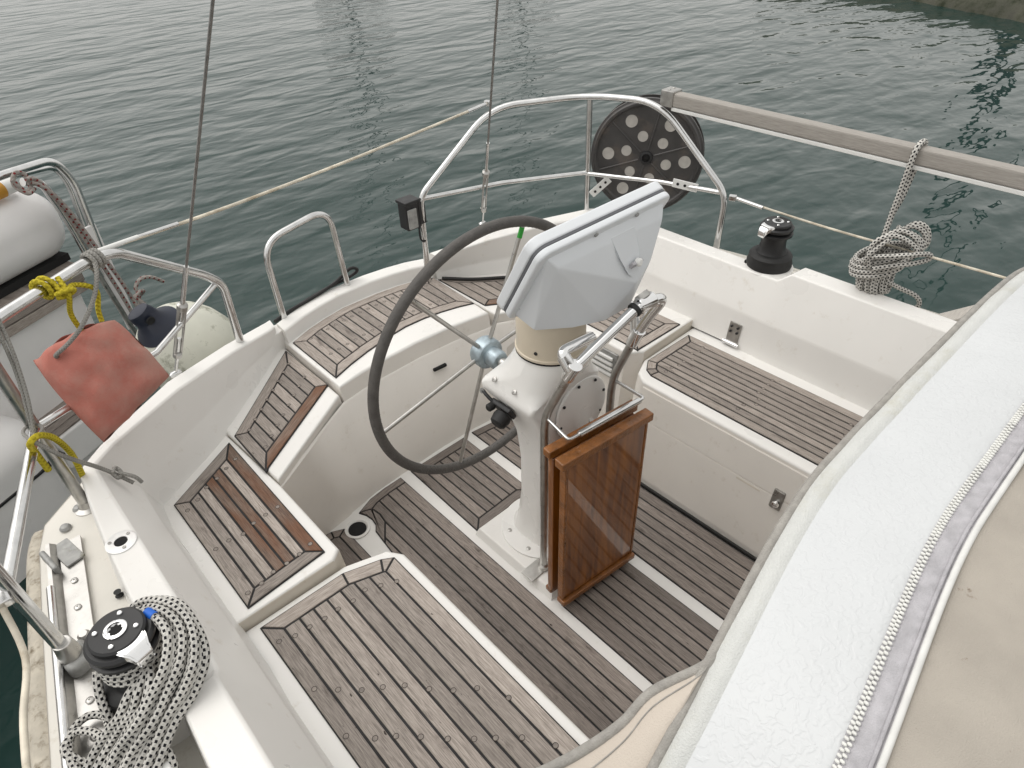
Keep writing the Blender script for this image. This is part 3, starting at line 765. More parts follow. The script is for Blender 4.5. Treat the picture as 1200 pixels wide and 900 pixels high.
# little deck fittings beside the toe rail
for (x, y) in ((-1.222, 1.725), (-1.175, 1.775)):
    d = lathe('deck_vent', [(.015, 0), (.014, .003), (.010, .008), (.003, .010)], 'alloy', None, 20, (x, y, .602))
    if y < 1.75: tag(d, 'small domed steel fitting on the deck ahead of the corner post', 'deck fitting')
    else:
        d.name = 'deck_plate'; tag(d, 'small steel deck plate at the foot of the corner post', 'deck fitting')
sc = lathe('shackle_key', [(.014, 0), (.014, .004), (.009, .010)], 'dullsteel', None, 18, (trx(1.33) + .032, 1.33, .614)); sc.scale = (1, 1, 1)
tag(sc, 'loose oval steel stud on the starboard toe rail', 'deck fitting')

# ================================================================== PUSHPITS
TR = .0132
def foot(c, parent, ax=(0, 0, 1)):
    return lathe('foot_flange', [(.034, 0), (.034, .005), (.020, .010), (.0165, .035), (.0140, .036)], 'dullsteel', parent, 24, c, ax)
pp = thing('pushpit', (1.1, 1.8, .58), 'stainless steel stern rail on the port quarter carrying the dark round reel', 'stern rail', 'stern rails of the sailboat')
top = fillet([(.390, 2.238, .46), (.392, 2.226, .895), (.775, 2.200, 1.172), (1.12, 1.968, 1.188), (1.195, 1.66, 1.203), (1.235, 1.325, .900), (1.215, 1.318, .58)], [0, .05, .12, .13, .12, .06, 0], 8)
tube('top_rail', top, TR, 'steel', pp, 14)
tube('stanchion', [(1.122, 1.955, .56), (1.115, 1.957, 1.184)], TR * .95, 'steel', pp, 14)
tube('mid_rail', [(.405, 2.222, .885), (.76, 2.13, .872), (1.115, 1.955, .862)], .0098, 'steel', pp, 12)
tube('mid_rail', [(1.115, 1.955, .858), (1.20, 1.62, .885), (1.233, 1.335, .905)], .0098, 'steel', pp, 12)
for c in ((.390, 2.238, .452), (1.122, 1.955, .565), (1.215, 1.318, .578)): foot(c, pp)
for c in ((.775, 2.215, 1.185), (1.245, 1.30, .892)):
    sh = box('clevis', c, (.022, .03, .022), 'steel', pp, .004, rot=Matrix.Rotation(R(25), 4, 'Z'))

ps = thing('pushpit', (-1.0, 1.9, .58), 'stainless steel stern rail on the starboard quarter with red bag tied on', 'stern rail', 'stern rails of the sailboat')
top = fillet([(-.486, 2.222, .50), (-.497, 2.150, .885), (-.545, 2.13, .945), (-.800, 1.960, 1.185), (-.875, 1.935, 1.19), (-1.165, 1.750, 1.193), (-1.335, 1.30, 1.20), (-1.37, 1.05, 1.18)], [0, .04, .05, .1, .06, .1, .1, 0], 8)
tube('top_rail', top, .0145, 'steel', ps, 14)
tube('stanchion', [(-1.155, 1.765, .595), (-1.165, 1.750, 1.19)], .0150, 'dullsteel', ps, 14)
tube('stanchion', [(-1.318, 1.272, .60), (-1.335, 1.280, 1.20)], .0150, 'steel', ps, 14)
tube('mid_rail', [(-.510, 2.150, .900), (-.800, 1.975, .842), (-1.16, 1.755, .905)], .0100, 'steel', ps, 12)
tube('mid_rail', [(-1.163, 1.748, .902), (-1.330, 1.285, .895)], .0135, 'steel', ps, 12)
box('foot_casting', (-1.310, 1.268, .625), (.062, .070, .050), 'alloy', ps, .016, 3, Matrix.Rotation(R(12), 4, 'Z'))
lathe('foot_flange', [(.024, 0), (.023, .02), (.019, .05), (.016, .052)], 'dullsteel', ps, 24, (-1.316, 1.270, .645))
lathe('foot_flange', [(.034, 0), (.034, .006), (.021, .012), (.018, .03)], 'dullsteel', ps, 24, (-1.154, 1.766, .596))
foot((-.486, 2.222, .49), ps)

# lifelines
wire = tube('lifeline', spline([(-.862, 1.955, 1.20), (-.45, 2.06, 1.165), (0, 2.135, 1.158), (.40, 2.19, 1.165), (.765, 2.212, 1.185)], 8), .0052, 'wire')
tag(wire, 'pale rope covered wire strung across the stern between both rails', 'lifeline')
e0 = tube('end_fitting', [(-.862, 1.955, 1.20), (-.72, 1.995, 1.188)], .0068, 'whiteplast', wire, 12)
e1 = tube('end_fitting', [(-.72, 1.995, 1.188), (-.60, 2.024, 1.178)], .0060, 'steel', wire, 10)
tube('end_fitting', [(.66, 2.208, 1.178), (.76, 2.213, 1.185)], .0075, 'steel', wire, 10)
wp = tube('lifeline', spline([(1.25, 1.29, .892), (1.222, .9, .902), (1.205, .4, .925), (1.20, -.4, .95)], 6), .0042, 'wire')
tag(wp, 'thin cream lifeline running forward from the port stern rail below the timber rail', 'lifeline')
tube('end_fitting', [(1.25, 1.29, .892), (1.234, 1.16, .895)], .0075, 'steel', wp, 10)
ws = tube('lifeline', spline([(-1.352, 1.262, .875), (-1.362, 1.18, .80), (-1.40, 1.05, .79), (-1.42, .85, .815), (-1.44, .4, .86)], 6), .0065, 'wire')
tag(ws, 'grubby white lifeline hooked to the starboard stern rail by a steel clevis', 'lifeline')
cl = box('clevis', (-1.346, 1.268, .885), (.034, .028, .040), 'steel', ws, .006, rot=Matrix.Rotation(R(30), 4, 'X'))
tube('clevis_pin', [(-1.372, 1.268, .885), (-1.320, 1.268, .885)], .006, 'chrome', ws, 10)

# backstays with turnbuckles
def backstay(base, d, label):
    b = Vector(base); d = Vector(d); u = d.normalized()
    t = thing('backstay', base, label, 'backstay', 'backstays')
    P_ = lambda s: b + u * s
    tube('wire', [P_(.50), P_(5.0)], .0042, 'steelwire', t, 8)
    tube('swage', [P_(.36), P_(.52)], .0075, 'steel', t, 10)
    for s_ in (-1, 1):
        k = u.cross(Vector((0, 1, 0))).normalized() * .011 * s_
        tube('turnbuckle_bar', [P_(.13) + k, P_(.35) + k], .0042, 'dullsteel', t, 8)
    lathe('turnbuckle_end', [(.010, -.012), (.016, -.008), (.016, .012), (.009, .018)], 'dullsteel', t, 16, P_(.35), u)
    lathe('turnbuckle_end', [(.009, -.012), (.014, -.008), (.014, .008), (.009, .012)], 'dullsteel', t, 16, P_(.13), u)
    tube('screw', [P_(.05), P_(.21)], .0058, 'steel', t, 10)
    tube('screw', [P_(.29), P_(.37)], .0058, 'steel', t, 10)
    lathe('toggle', [(.006, -.02), (.012, -.012), (.012, .012), (.006, .02)], 'steel', t, 14, P_(.03), (1, .2, 0))
    box('chain_plate', tuple(b + Vector((0, .0, -.03))), (.008, .045, .10), 'steel', t, .002)
backstay((.720, 2.235, .64), (-.2415, -.4384, 1), 'wire backstay with turnbuckle crossing in front of the port stern rail')
backstay((-.752, 2.145, .62), (.2415, -.4384, 1), 'wire backstay with turnbuckle rising beside the dirty white fender')

# ladder hoop and hose on the stern
lh = thing('boarding_ladder', (-.09, 2.34, .45), 'polished stainless hoop of the stern ladder behind the helm seat', 'ladder')
tube('hoop', fillet([(-.252, 2.345, .44), (-.262, 2.335, .885), (.055, 2.385, .910), (.075, 2.385, .44)], [0, .10, .10, 0], 10), .0130, 'steel', lh, 14)
foot((-.252, 2.345, .447), lh); foot((.075, 2.385, .447), lh)
hs_ = tube('hose', spline([(-.292, 2.345, .552), (-.22, 2.357, .562), (-.10, 2.382, .562), (.02, 2.40, .575), (.10, 2.392, .615), (.13, 2.385, .60), (.10, 2.402, .575), (-.02, 2.405, .562), (-.15, 2.385, .555), (-.29, 2.36, .54)], 8), .0072, 'blackrub')
tag(hs_, 'thin black hose looped along the stern behind the helm seat', 'hose')
bl = tube('black_line', spline([(.465, 2.235, .482), (.56, 2.12, .484), (.68, 2.02, .484), (.80, 1.90, .486), (.86, 1.86, .50)], 6), .0075, 'blackrub')
tag(bl, 'short black line lying across the port quarter seat planks', 'rope')

# stern lamp on the port rail
sl = thing('stern_lamp', (.365, 2.235, .72), 'small black box lamp clamped to the stern rail post', 'lamp')
box('housing', (.345, 2.25, .825), (.070, .062, .115), 'black', sl, .008, 3)
box('lens', (.335, 2.214, .820), (.044, .010, .085), 'alloy', sl, .004)
box('lid', (.345, 2.25, .887), (.078, .070, .014), 'black', sl, .004)
box('clamp', (.388, 2.232, .83), (.035, .032, .10), 'black', sl, .004)
tube('cable', spline([(.375, 2.235, .77), (.365, 2.22, .72), (.385, 2.22, .70), (.395, 2.23, .73)], 5), .0042, 'blackrub', sl, 8)

# round line reel on the port rail
rc = Vector((1.318, 1.790, .918)); rn = Vector((-.84, -.52, .10)).normalized()
rl = thing('line_reel', tuple(rc - Vector((0, 0, .25))), 'large round smoked plastic line reel with pale round holes hung on the port stern rail', 'line reel')
lathe('flange', [(.03, .012), (.20, .012), (.215, .014), (.222, .022), (.232, .022), (.238, .012), (.246, .010), (.248, .0), (.246, -.006), (.03, -.006)], 'smoke', rl, 56, rc, rn)
lathe('line_pack', [(.05, -.075), (.19, -.075), (.19, -.007), (.05, -.007)], 'webbing', rl, 40, rc, rn)
lathe('flange', [(.03, -.078), (.246, -.078), (.246, -.088), (.03, -.088)], 'smoke', rl, 56, rc, rn)
e1v = Vector((0, 0, 1)).cross(rn).normalized(); e2v = rn.cross(e1v)
for k in range(6):
    a = R(60 * k + 18); dirv = e1v * math.cos(a) + e2v * math.sin(a)
    tube('rib', [rc + rn * .013 + dirv * .035, rc + rn * .013 + dirv * .215], .0042, 'smoke', rl, 6)
    a2 = R(60 * k + 48)
    for rr, ao, sz in ((.092, -4, .0225), (.168, 9, .0262)):
        aa = a2 + R(ao); c = rc + rn * .0105 + (e1v * math.cos(aa) + e2v * math.sin(aa)) * rr
        lathe('hole', [(sz, .0), (sz, .0035), (sz * .93, .0035), (sz * .92, .0025)], 'webbing', rl, 26, c, rn)
lathe('hub', [(.030, .012), (.028, .020), (.018, .022), (.016, .012)], 'black', rl, 24, rc, rn)
def bracket(c, d, parent):
    o = box('bracket', c, (.105, .006, .036), 'whiteplast', parent, .002, rot=d)
    for k in (-.03, 0, .03):
        p = Vector(c) + d.to_3x3() @ Vector((k, -.0035, 0)); lathe('bolt_hole', [(.006, 0), (.006, .001)], 'dark', o, 12, p, d.to_3x3() @ Vector((0, -1, 0)))
bracket((1.205, 1.50, .900), Matrix.Rotation(R(-68), 4, 'Z') @ Matrix.Rotation(R(6), 4, 'Y'), rl)
bracket((1.150, 1.905, .80), Matrix.Rotation(R(-40), 4, 'Z') @ Matrix.Rotation(R(-42), 4, 'Y'), rl)

# timber rail on the port lifeline stanchions
tb = thing('timber_rail', (1.2, .6, 1.18), 'silvery grey timber rail with white underside strip running forward above the port lifeline', 'rail')
bm = box_bm((1.208, .46, 1.222), (.052, 2.28, .052), .010, 2)
o = from_bm('beam', bm, 'railwood', tb, 35)
lay = o.data.uv_layers.new(name='grain')
for lp in o.data.loops:
    c = o.data.vertices[lp.vertex_index].co; lay.data[lp.index].uv = (c.y, c.x + c.z * .7)
box('underside_strip', (1.190, .46, 1.189), (.014, 2.27, .014), 'whiteplast', tb, .003)
box('end_cap', (1.208, 1.618, 1.225), (.062, .060, .062), 'dullsteel', tb, .006)
for dx in (-.014, .014): screw((1.208 + dx, 1.618, 1.256), (0, 0, 1), tb, .006)
# a fixed teak cap and its post ahead of the port winch keep the rail up
tube('support_post', [(1.225, -.45, .60), (1.215, -.45, 1.20)], .0125, 'steel', tb, 12)
cp = box('teak_cap', (1.335, .372, .725), (.34, .05, .035), 'railwood', None, .006, rot=Matrix.Rotation(R(-24), 4, 'Z') @ Matrix.Rotation(R(0), 4, 'X'))
tag(cp, 'pale bare wooden batten on the port deck by the spray hood', 'batten')
lay = cp.data.uv_layers.new(name='grain')
for lp in cp.data.loops:
    c = cp.data.vertices[lp.vertex_index].co; lay.data[lp.index].uv = (c.x, c.y)

# ================================================================== STEERING PEDESTAL
PX, PY = .050, 1.165
pd = thing('steering_pedestal', (PX, PY, 0), 'white painted steering pedestal with cream compass collar standing on the sole', 'pedestal')
bm = bmesh.new()
def rsec(hx, y0, y1, z, r, n=5, cx=PX):
    pts = []
    for (sx, yy, a0) in ((1, y1, 0), (-1, y1, 90), (-1, y0, 180), (1, y0, 270)):
        ox, oy = cx + sx * (hx - r), (yy - r if yy == y1 else yy + r)
        for k in range(n + 1):
            a = R(a0 + 90 * k / n); pts.append((ox + r * math.cos(a), oy + r * math.sin(a), z))
    return pts
secs = [rsec(.098, 1.050, 1.290, .030, .085), rsec(.088, 1.056, 1.275, .055, .080), rsec(.080, 1.062, 1.262, .10, .072), rsec(.074, 1.066, 1.245, .22, .062), rsec(.074, 1.068, 1.238, .40, .055), rsec(.084, 1.070, 1.238, .52, .045),
        rsec(.104, 1.068, 1.245, .60, .035), rsec(.128, 1.068, 1.268, .66, .026), rsec(.150, 1.070, 1.296, .700, .016), rsec(.150, 1.068, 1.300, .716, .016), rsec(.146, 1.064, 1.297, .728, .022), rsec(.140, 1.060, 1.290, .742, .05),
        rsec(.134, 1.046, 1.272, .77, .09), rsec(.126, 1.030, 1.252, .81, .108), rsec(.114, 1.020, 1.240, .850, .109), rsec(.108, 1.020, 1.236, .868, .107)]
rings = [[bm.verts.new(p) for p in s] for s in secs]
for a, b in zip(rings, rings[1:]):
    n = len(a)
    for k in range(n): bm.faces.new((a[k], a[(k + 1) % n], b[(k + 1) % n], b[k]))
bm.faces.new(rings[0][::-1]); bm.faces.new(rings[-1])
from_bm('column', bm, 'pedestal', pd, 30)
cc = (PX - .012, 1.128, 0)
lathe('collar_seal', [(.1045, .866), (.1045, .873)], 'dark', pd, 48, cc)
cl_ = lathe('compass_collar', [(.105, .8725), (.105, .879), (.101, .881), (.101, .930), (.1005, .932), (.1005, .985), (.094, .995)], 'collar', pd, 48, cc)
for a in (200, 255, 310): screw((cc[0] + .1015 * math.cos(R(a)), cc[1] + .1015 * math.sin(R(a)), .902), (math.cos(R(a)), math.sin(R(a)), 0), cl_, .0055, 'black')
lathe('base_flange', [(.155, .026), (.155, .034), (.149, .037), (.06, .037)], 'pedestal', pd, 56, (PX - .005, 1.168, 0))
for a in (150, 200, 250, 20, 60): screw((PX - .005 + .128 * math.cos(R(a)), 1.168 + .128 * math.sin(R(a)), .038), (0, 0, 1), pd, .008)
prism('plinth', [(-.135, .945), (.165, .945), (.165, 1.325), (-.135, 1.325)], .027, -.003, 'gel', pd, bottom=[(-.150, .935), (.178, .935), (.178, 1.333), (-.150, 1.333)], bevel=.006)
# round cover plate on the forward face
cv = lathe('inspection_cover', [(.112, 0), (.112, .005), (.108, .008), (.02, .008)], 'pedestal', pd, 56, (.108, 1.064, .625), (0, -1, .04))
for k in range(8):
    a = R(45 * k + 12); screw((.108 + .100 * math.cos(a), 1.0555, .625 + .100 * math.sin(a)), (0, -1, 0), cv, .0050, 'black')
tube('lever_stub', [(.105, 1.052, .52), (.105, 1.022, .545), (.105, 1.015, .605)], .0085, 'dullsteel', pd, 12)
for p in ((-.099, 1.238), (-.099, 1.150)): screw((-.092, p[1], .752), (-.75, 0, .65), pd, .0085)
screw((-.092, 1.088, .722), (-1, 0, .2), pd, .006, 'black')
# black throttle plug on the starboard side
tp = box('plug_plate', (-.090, 1.205, .655), (.018, .085, .050), 'black', pd, .006, rot=Matrix.Rotation(R(-28), 4, 'Y'))
lathe('plug_body', [(.028, 0), (.030, .012), (.026, .034), (.019, .040)], 'blackrub', tp, 20, (-.098, 1.195, .640), (-.9, -.1, -.42))
lathe('plug_body', [(.013, 0), (.013, .018), (.009, .022)], 'blackrub', tp, 16, (-.106, 1.235, .660), (-1, 0, 0))
tube('tether', spline([(-.103, 1.24, .672), (-.106, 1.262, .685), (-.103, 1.282, .69)], 4), .006, 'black', tp, 8)
lathe('tether_ring', [(.009, 0), (.009, .004), (.004, .004)], 'alloy', tp, 14, (-.104, 1.284, .690), (-1, 0, .3))

# ================================================================== WHEEL
WC = Vector((.026, 1.400, .705)); WR = .4485; tl = R(2.5)
wn_ = Vector((0, math.cos(tl), math.sin(tl))); wx = Vector((1, 0, 0)); wz = wn_.cross(wx) * -1
if wz.z < 0: wz = -wz
ring = [WC + (wx * math.cos(2 * math.pi * k / 96) + wz * math.sin(2 * math.pi * k / 96)) * WR for k in range(96)]
wh = tube('steering_wheel', ring, .0165, 'wheelskin', pd, 16, True)
wh['label'] = 'large steering wheel with grey leather rim and six steel spokes'
# stitching along the inside of the rim
sv_, sf_ = [], []
for k in range(150):
    a = 2 * math.pi * k / 150; d = wx * math.cos(a) + wz * math.sin(a); p = WC + d * (WR - .0155) - wn_ * .0035; t = (-wx * math.sin(a) + wz * math.cos(a))
    g = tube_geo([p - t * .0042 - wn_ * .002, p + t * .0042 + wn_ * .002], .0011, 4, False, True, len(sv_)); sv_ += g[0]; sf_ += g[1]
o = mesh('stitching', sv_, sf_, 'black', wh); o['kind'] = 'stuff'
for k in range(6):
    a = R(70 + 60 * k); d = wx * math.cos(a) + wz * math.sin(a)
    sp_ = tube('spoke', [WC + d * .030 + wn_ * .012, WC + d * (WR - .008)], .0072, 'dullsteel', wh, 10)
    if k == 0: tube('green_tape', [WC + d * (WR - .052), WC + d * (WR - .018)], .0082, 'green', wh, 10)
lathe('hub', [(.020, -.062), (.030, -.058), (.034, -.048), (.034, -.014), (.050, -.010), (.053, -.004), (.053, .030), (.047, .040), (.020, .044)], 'galv', wh, 32, WC, wn_)
lathe('shaft', [(.018, -.135), (.018, -.055)], 'dullsteel', wh, 20, WC, wn_)

# ================================================================== PEDESTAL GUARD
gd = thing('pedestal_guard', (.055, 1.03, .027), 'stainless tube guard with chrome grab bar in front of the pedestal', 'guard rail')
GR = .0128
JL, JR = Vector((-.084, .932, .945)), Vector((.212, .956, .898))
for x, J, zb in ((-.090, JL, .735), (.208, JR, .705)):
    lg = tube('leg', fillet([(x, 1.032, .030), (x, 1.026, zb), tuple(J)], [0, .06, 0], 8), GR, 'dullsteel', gd, 14)
    box('foot_plate', (x + (.035 if x > 0 else -.028), 1.045, .031), (.085, .055, .005), 'dullsteel', lg, .002)
    lathe('foot_socket', [(.019, 0), (.019, .018), (.0145, .022)], 'dullsteel', lg, 18, (x, 1.032, .032))
    ax = (J - Vector((x, 1.026, zb))).normalized()
    lathe('clamp', [(.0175, -.034), (.0185, -.030), (.0185, .014), (.020, .016), (.020, .026), (.0165, .028)], 'chrome', lg, 20, J - ax * .002, ax)
# grab bar: from the left joint diagonally up to the right bend and back to the right joint
bar = fillet([tuple(JL), (-.060, .926, .962), (.150, .912, 1.044), (.236, .890, 1.046), (.222, .930, .965), tuple(JR)], [0, .02, .05, .036, .03, 0], 8)
tube('grab_bar', bar, .0152, 'chrome', gd, 16)
# stub elbow to the pod on the left
tube('elbow', fillet([tuple(JL + Vector((-.004, .004, .006))), (-.094, .964, .992), (.035, .972, .972)], [0, .022, 0], 6), .0150, 'chrome', gd, 14)
lathe('elbow_sleeve', [(.0185, -.020), (.0185, .020)], 'chrome', gd, 18, JL + Vector((-.006, .014, .022)), Vector((-.12, .55, .8)))
tube('elbow', fillet([tuple(JR + Vector((.0, .005, .006))), (.215, .975, .99), (.17, 1.03, 1.015)], [0, .03, 0], 6), .0140, 'chrome', gd, 14)
# pod clamp near the right end of the bar
lathe('pod_clamp', [(.0200, -.026), (.0225, -.022), (.0225, .022), (.0200, .026)], 'chrome', gd, 22, (.172, .907, 1.047), Vector((.96, -.2, .1)))
lathe('clamp_ring', [(.0205, -.005), (.0205, .005)], 'blackrub', gd, 20, (.135, .913, 1.038), Vector((.93, -.06, .36)))
lathe('clamp_neck', [(.020, 0), (.021, .008), (.019, .016)], 'dullsteel', gd, 22, (.170, .912, 1.058), Vector((-.05, .75, .62)))

# ================================================================== INSTRUMENT POD
pod = thing('instrument_pod', (.09, 1.05, .985), 'pale grey white plastic instrument pod seen from behind above the pedestal', 'instrument pod')
uu = Vector((0, -.488, .872)); nn = Vector((0, -.872, -.488)); O = Vector((.088, 1.0515, 1.178))
Mp = Matrix((Vector((1, 0, 0)), uu, nn)).transposed().to_4x4(); Mp.translation = O       # local x, up, towards the back
def pbox(name, c, s, m, bev, seg=3, parent=pod, cut=0):
    bm = box_bm(c, s, 0)
    vert = [e for e in bm.edges if abs(e.verts[0].co.z - e.verts[1].co.z) > 1e-5]
    if cut: bmesh.ops.bevel(bm, geom=vert, offset=cut, segments=5, affect='EDGES', profile=.5)
    if bev:
        ed = [e for e in bm.edges if abs(e.verts[0].co.z - e.verts[1].co.z) < 1e-5]
        bmesh.ops.bevel(bm, geom=ed, offset=bev, segments=seg, affect='EDGES', profile=.5)
    bmesh.ops.transform(bm, matrix=Mp, verts=bm.verts)
    return from_bm(name, bm, m, parent, 35)
pbox('bezel', (0, 0, -.019), (.492, .272, .030), 'pod', .006, 3, cut=.034)
pbox('gasket', (0, 0, -.001), (.487, .267, .007), 'gasket', 0, cut=.032)
pbox('back_rim', (0, 0, .0125), (.490, .270, .020), 'pod', .006, 3, cut=.033)
pbox('screen', (0, 0, -.0345), (.40, .19, .003), 'black', 0, cut=.01)
bm = bmesh.new()
for p in [(-.220, .113, .02), (.220, .113, .02), (-.224, -.116, .02), (.224, -.116, .02), (-.192, .090, .046), (.205, .085, .050), (-.05, .012, .092), (.02, -.012, .120), (.09, -.026, .136), (.15, .01, .110),
          (-.204, -.120, .084), (-.10, -.122, .128), (0, -.122, .156), (.10, -.120, .158), (.212, -.118, .100)]:
    bm.verts.new(p)
bmesh.ops.convex_hull(bm, input=bm.verts)
bmesh.ops.dissolve_limit(bm, angle_limit=R(5), verts=bm.verts, edges=bm.edges)
bmesh.ops.bevel(bm, geom=list(bm.edges), offset=.0045, segments=2, affect='EDGES', profile=.5)
bmesh.ops.transform(bm, matrix=Mp, verts=bm.verts)
shell = from_bm('back_shell', bm, 'pod', pod, 40)
# moulded shield boss on the upper facet
bm = bmesh.new()
f0 = [(-.012, .098), (.100, .098), (.104, .050), (.098, .012), (.074, -.012), (.046, .012), (.016, .050)]
def dz(y): return .034 + (.100 - y) / .122 * .096
t0 = [bm.verts.new((x, y, dz(y) - .02)) for x, y in f0]
t1 = [bm.verts.new((x * .9 + .004, y, dz(y) + (.002 if y > .09 or y < -.01 else .016))) for x, y in f0]
bm.faces.new(t1); bm.faces.new(t0[::-1])
for i in range(7): bm.faces.new((t0[i], t0[(i + 1) % 7], t1[(i + 1) % 7], t1[i]))
bmesh.ops.recalc_face_normals(bm, faces=bm.faces)
bmesh.ops.bevel(bm, geom=list(bm.edges), offset=.004, segments=2, affect='EDGES')
bmesh.ops.transform(bm, matrix=Mp, verts=bm.verts)
boss = from_bm('boss', bm, 'pod', shell, 40)
pbox('boss_slot', (.072, .034, .108), (.040, .016, .010), 'tape', .002, parent=boss)
lathe('boss_screw', [(.011, 0), (.011, .010), (.007, .013)], 'whiteplast', boss, 18, Mp @ Vector((.076, .036, .106)), (Mp.to_3x3() @ Vector((0, .62, .79))))
for (x, y) in ((-.212, .045), (-.216, -.085), (.216, .03), (.216, -.085), (-.055, .118), (.10, .118)):
    screw(tuple(Mp @ Vector((x, y, .0245))), tuple(nn), pod, .0062, 'alloy')

# ================================================================== TABLE
tbl = empty('folding_table', (.010, .925, .03), R(-6.5)); tag(tbl, 'folded varnished mahogany cockpit table hanging from the pedestal guard', 'table')
def tpart(name, c, s, m, bev, parent=tbl): return box(name, c, s, m, parent, bev, 3)
lf = tpart('front_leaf', (0, -.050, .335), (.300, .022, .600), 'varnish', .003)
tpart('side_edge', (-.1545, -.050, .335), (.010, .026, .62), 'endgrain', .003, lf)
tpart('side_edge', (.1545, -.050, .335), (.010, .026, .62), 'endgrain', .003, lf)
tpart('top_moulding', (0, -.050, .654), (.348, .036, .028), 'endgrain', .004, lf)
tpart('bottom_moulding', (0, -.056, .018), (.326, .036, .022), 'endgrain', .004, lf)
bf = tpart('rear_leaf', (-.004, .000, .335), (.314, .024, .61), 'varnish', .003)
tpart('top_moulding', (-.004, .004, .658), (.340, .030, .028), 'endgrain', .004, bf)
tpart('bottom_moulding', (-.004, .006, .018), (.320, .028, .020), 'endgrain', .004, bf)
rd = thing('retaining_rod', (.05, .93, .70), 'bent steel rod holding the folded table against the guard', 'rod')
tube('rod', fillet([(-.090, 1.026, .735), (-.108, .915, .727), (.185, .886, .722), (.207, 1.018, .705)], [0, .012, .012, 0], 5), .0052, 'steel', rd, 10)
tube('sleeve', [(-.070, .9112, .7263), (.165, .888, .7224)], .0098, 'steel', rd, 14)

# ================================================================== WINCHES
def winch(loc, label, ang):
    t = thing('winch', loc, label, 'winch', 'sheet winches')
    c = loc
    lathe('base', [(.083, 0), (.085, .006), (.084, .020), (.080, .028), (.080, .044), (.072, .053), (.058, .058)], 'blackrub', t, 48, c)
    lathe('drum', [(.058, .055), (.050, .068), (.046, .095), (.046, .118), (.052, .128)], 'black', t, 48, c)
    lathe('lower_jaw', [(.052, .127), (.062, .130), (.063, .138), (.050, .144)], 'black', t, 48, c)
    lathe('upper_jaw', [(.050, .147), (.061, .151), (.062, .160), (.057, .165), (.05, .165)], 'black', t, 48, c)
    cp_ = lathe('cap', [(.051, .164), (.051, .174), (.047, .178), (.020, .178), (.0195, .172)], 'black', t, 48, c)
    lathe('socket_ring', [(.021, .1775), (.021, .181), (.018, .182), (.0145, .182), (.014, .176)], 'chrome', cp_, 30, c)
    bm = bmesh.new()
    vs = [bm.verts.new((c[0] + (.0135 if k % 2 else .0098) * math.cos(R(22.5 * k)), c[1] + (.0135 if k % 2 else .0098) * math.sin(R(22.5 * k)), c[2] + .1785)) for k in range(16)]
    bm.faces.new(vs); from_bm('star_socket', bm, 'dark', cp_, None)
    for k in range(4):
        a = R(ang + 45 + 90 * k); screw((c[0] + .036 * math.cos(a), c[1] + .036 * math.sin(a), c[2] + .179), (0, 0, 1), cp_, .0050, 'chrome')
    # stripper arm
    a = R(ang); d = Vector((math.cos(a), math.sin(a), 0)); e = Vector((-d.y, d.x, 0)); C0 = Vector(c)
    bm = bmesh.new(); A = []
    for (r, w, z0, z1) in ((.040, .030, .162, .176), (.054, .026, .156, .175), (.068, .018, .146, .168), (.078, .016, .132, .156)):
        A.append([bm.verts.new(C0 + d * r + e * q * w + Vector((0, 0, z))) for q, z in ((-1, z0), (1, z0), (1, z1), (-1, z1))])
    for p, q in zip(A, A[1:]):
        for k in range(4): bm.faces.new((p[k], p[(k + 1) % 4], q[(k + 1) % 4], q[k]))
    bm.faces.new(A[0][::-1]); bm.faces.new(A[-1]); bmesh.ops.recalc_face_normals(bm, faces=bm.faces)
    bmesh.ops.bevel(bm, geom=list(bm.edges), offset=.003, segments=2, affect='EDGES')
    from_bm('stripper_arm', bm, 'chrome', t, 45)
    return t
winch((-1.206, 1.040, .709), 'black self tailing winch with black flecked rope coiled over it on the starboard coaming', -75)
winch((1.182, 1.065, .709), 'bare black self tailing winch standing in the notch of the port coaming', 165)
lathe('winch_pad', [(.094, .58), (.094, .703), (.090, .708)], 'gel', boat, 48, (-1.206, 1.040, 0))
lathe('winch_pad', [(.094, .58), (.094, .703), (.090, .708)], 'gel', boat, 48, (1.182, 1.065, 0))

# ================================================================== ROPES
def tubes(name, paths, r, m, parent=None, seg=10):
    v, f, u = [], [], []
    for p in paths:
        g = tube_geo(p, r, seg, False, True, len(v)); v += g[0]; f += g[1]; off = random.uniform(0, 1); u += [(a + off, b) for a, b in g[2]]
    me = bpy.data.meshes.new(name); me.from_pydata([tuple(p) for p in v], [], f); me.update()
    lay = me.uv_layers.new(name='grain')
    for p in me.polygons:
        vs = [u[i][1] for i in p.vertices]; wrap = max(vs) - min(vs) > .6
        for li in p.loop_indices:
            a, b = u[me.loops[li].vertex_index]; lay.data[li].uv = (a, b + 1 if (wrap and b < .3) else b)
    return link(name, me, m, parent, 60)
outer = [(-1.205, 1.110, .800), (-1.150, 1.108, .838), (-1.105, 1.055, .858), (-1.088, .99, .845), (-1.100, .931, .815), (-1.143, .905, .778), (-1.198, .890, .745), (-1.250, .868, .715), (-1.305, .83, .69), (-1.36, .78, .675)]
inner = [(-1.215, 1.098, .800), (-1.168, 1.075, .838), (-1.140, 1.022, .858), (-1.140, .975, .850), (-1.168, .947, .826), (-1.206, .935, .792), (-1.250, .925, .755), (-1.300, .930, .705), (-1.350, .910, .672), (-1.39, .86, .660)]
rs_ = thing('coiled_rope', (-1.2, .95, .65), 'coil of white rope with black flecks draped over the starboard winch', 'rope', 'flecked ropes')
strands = []
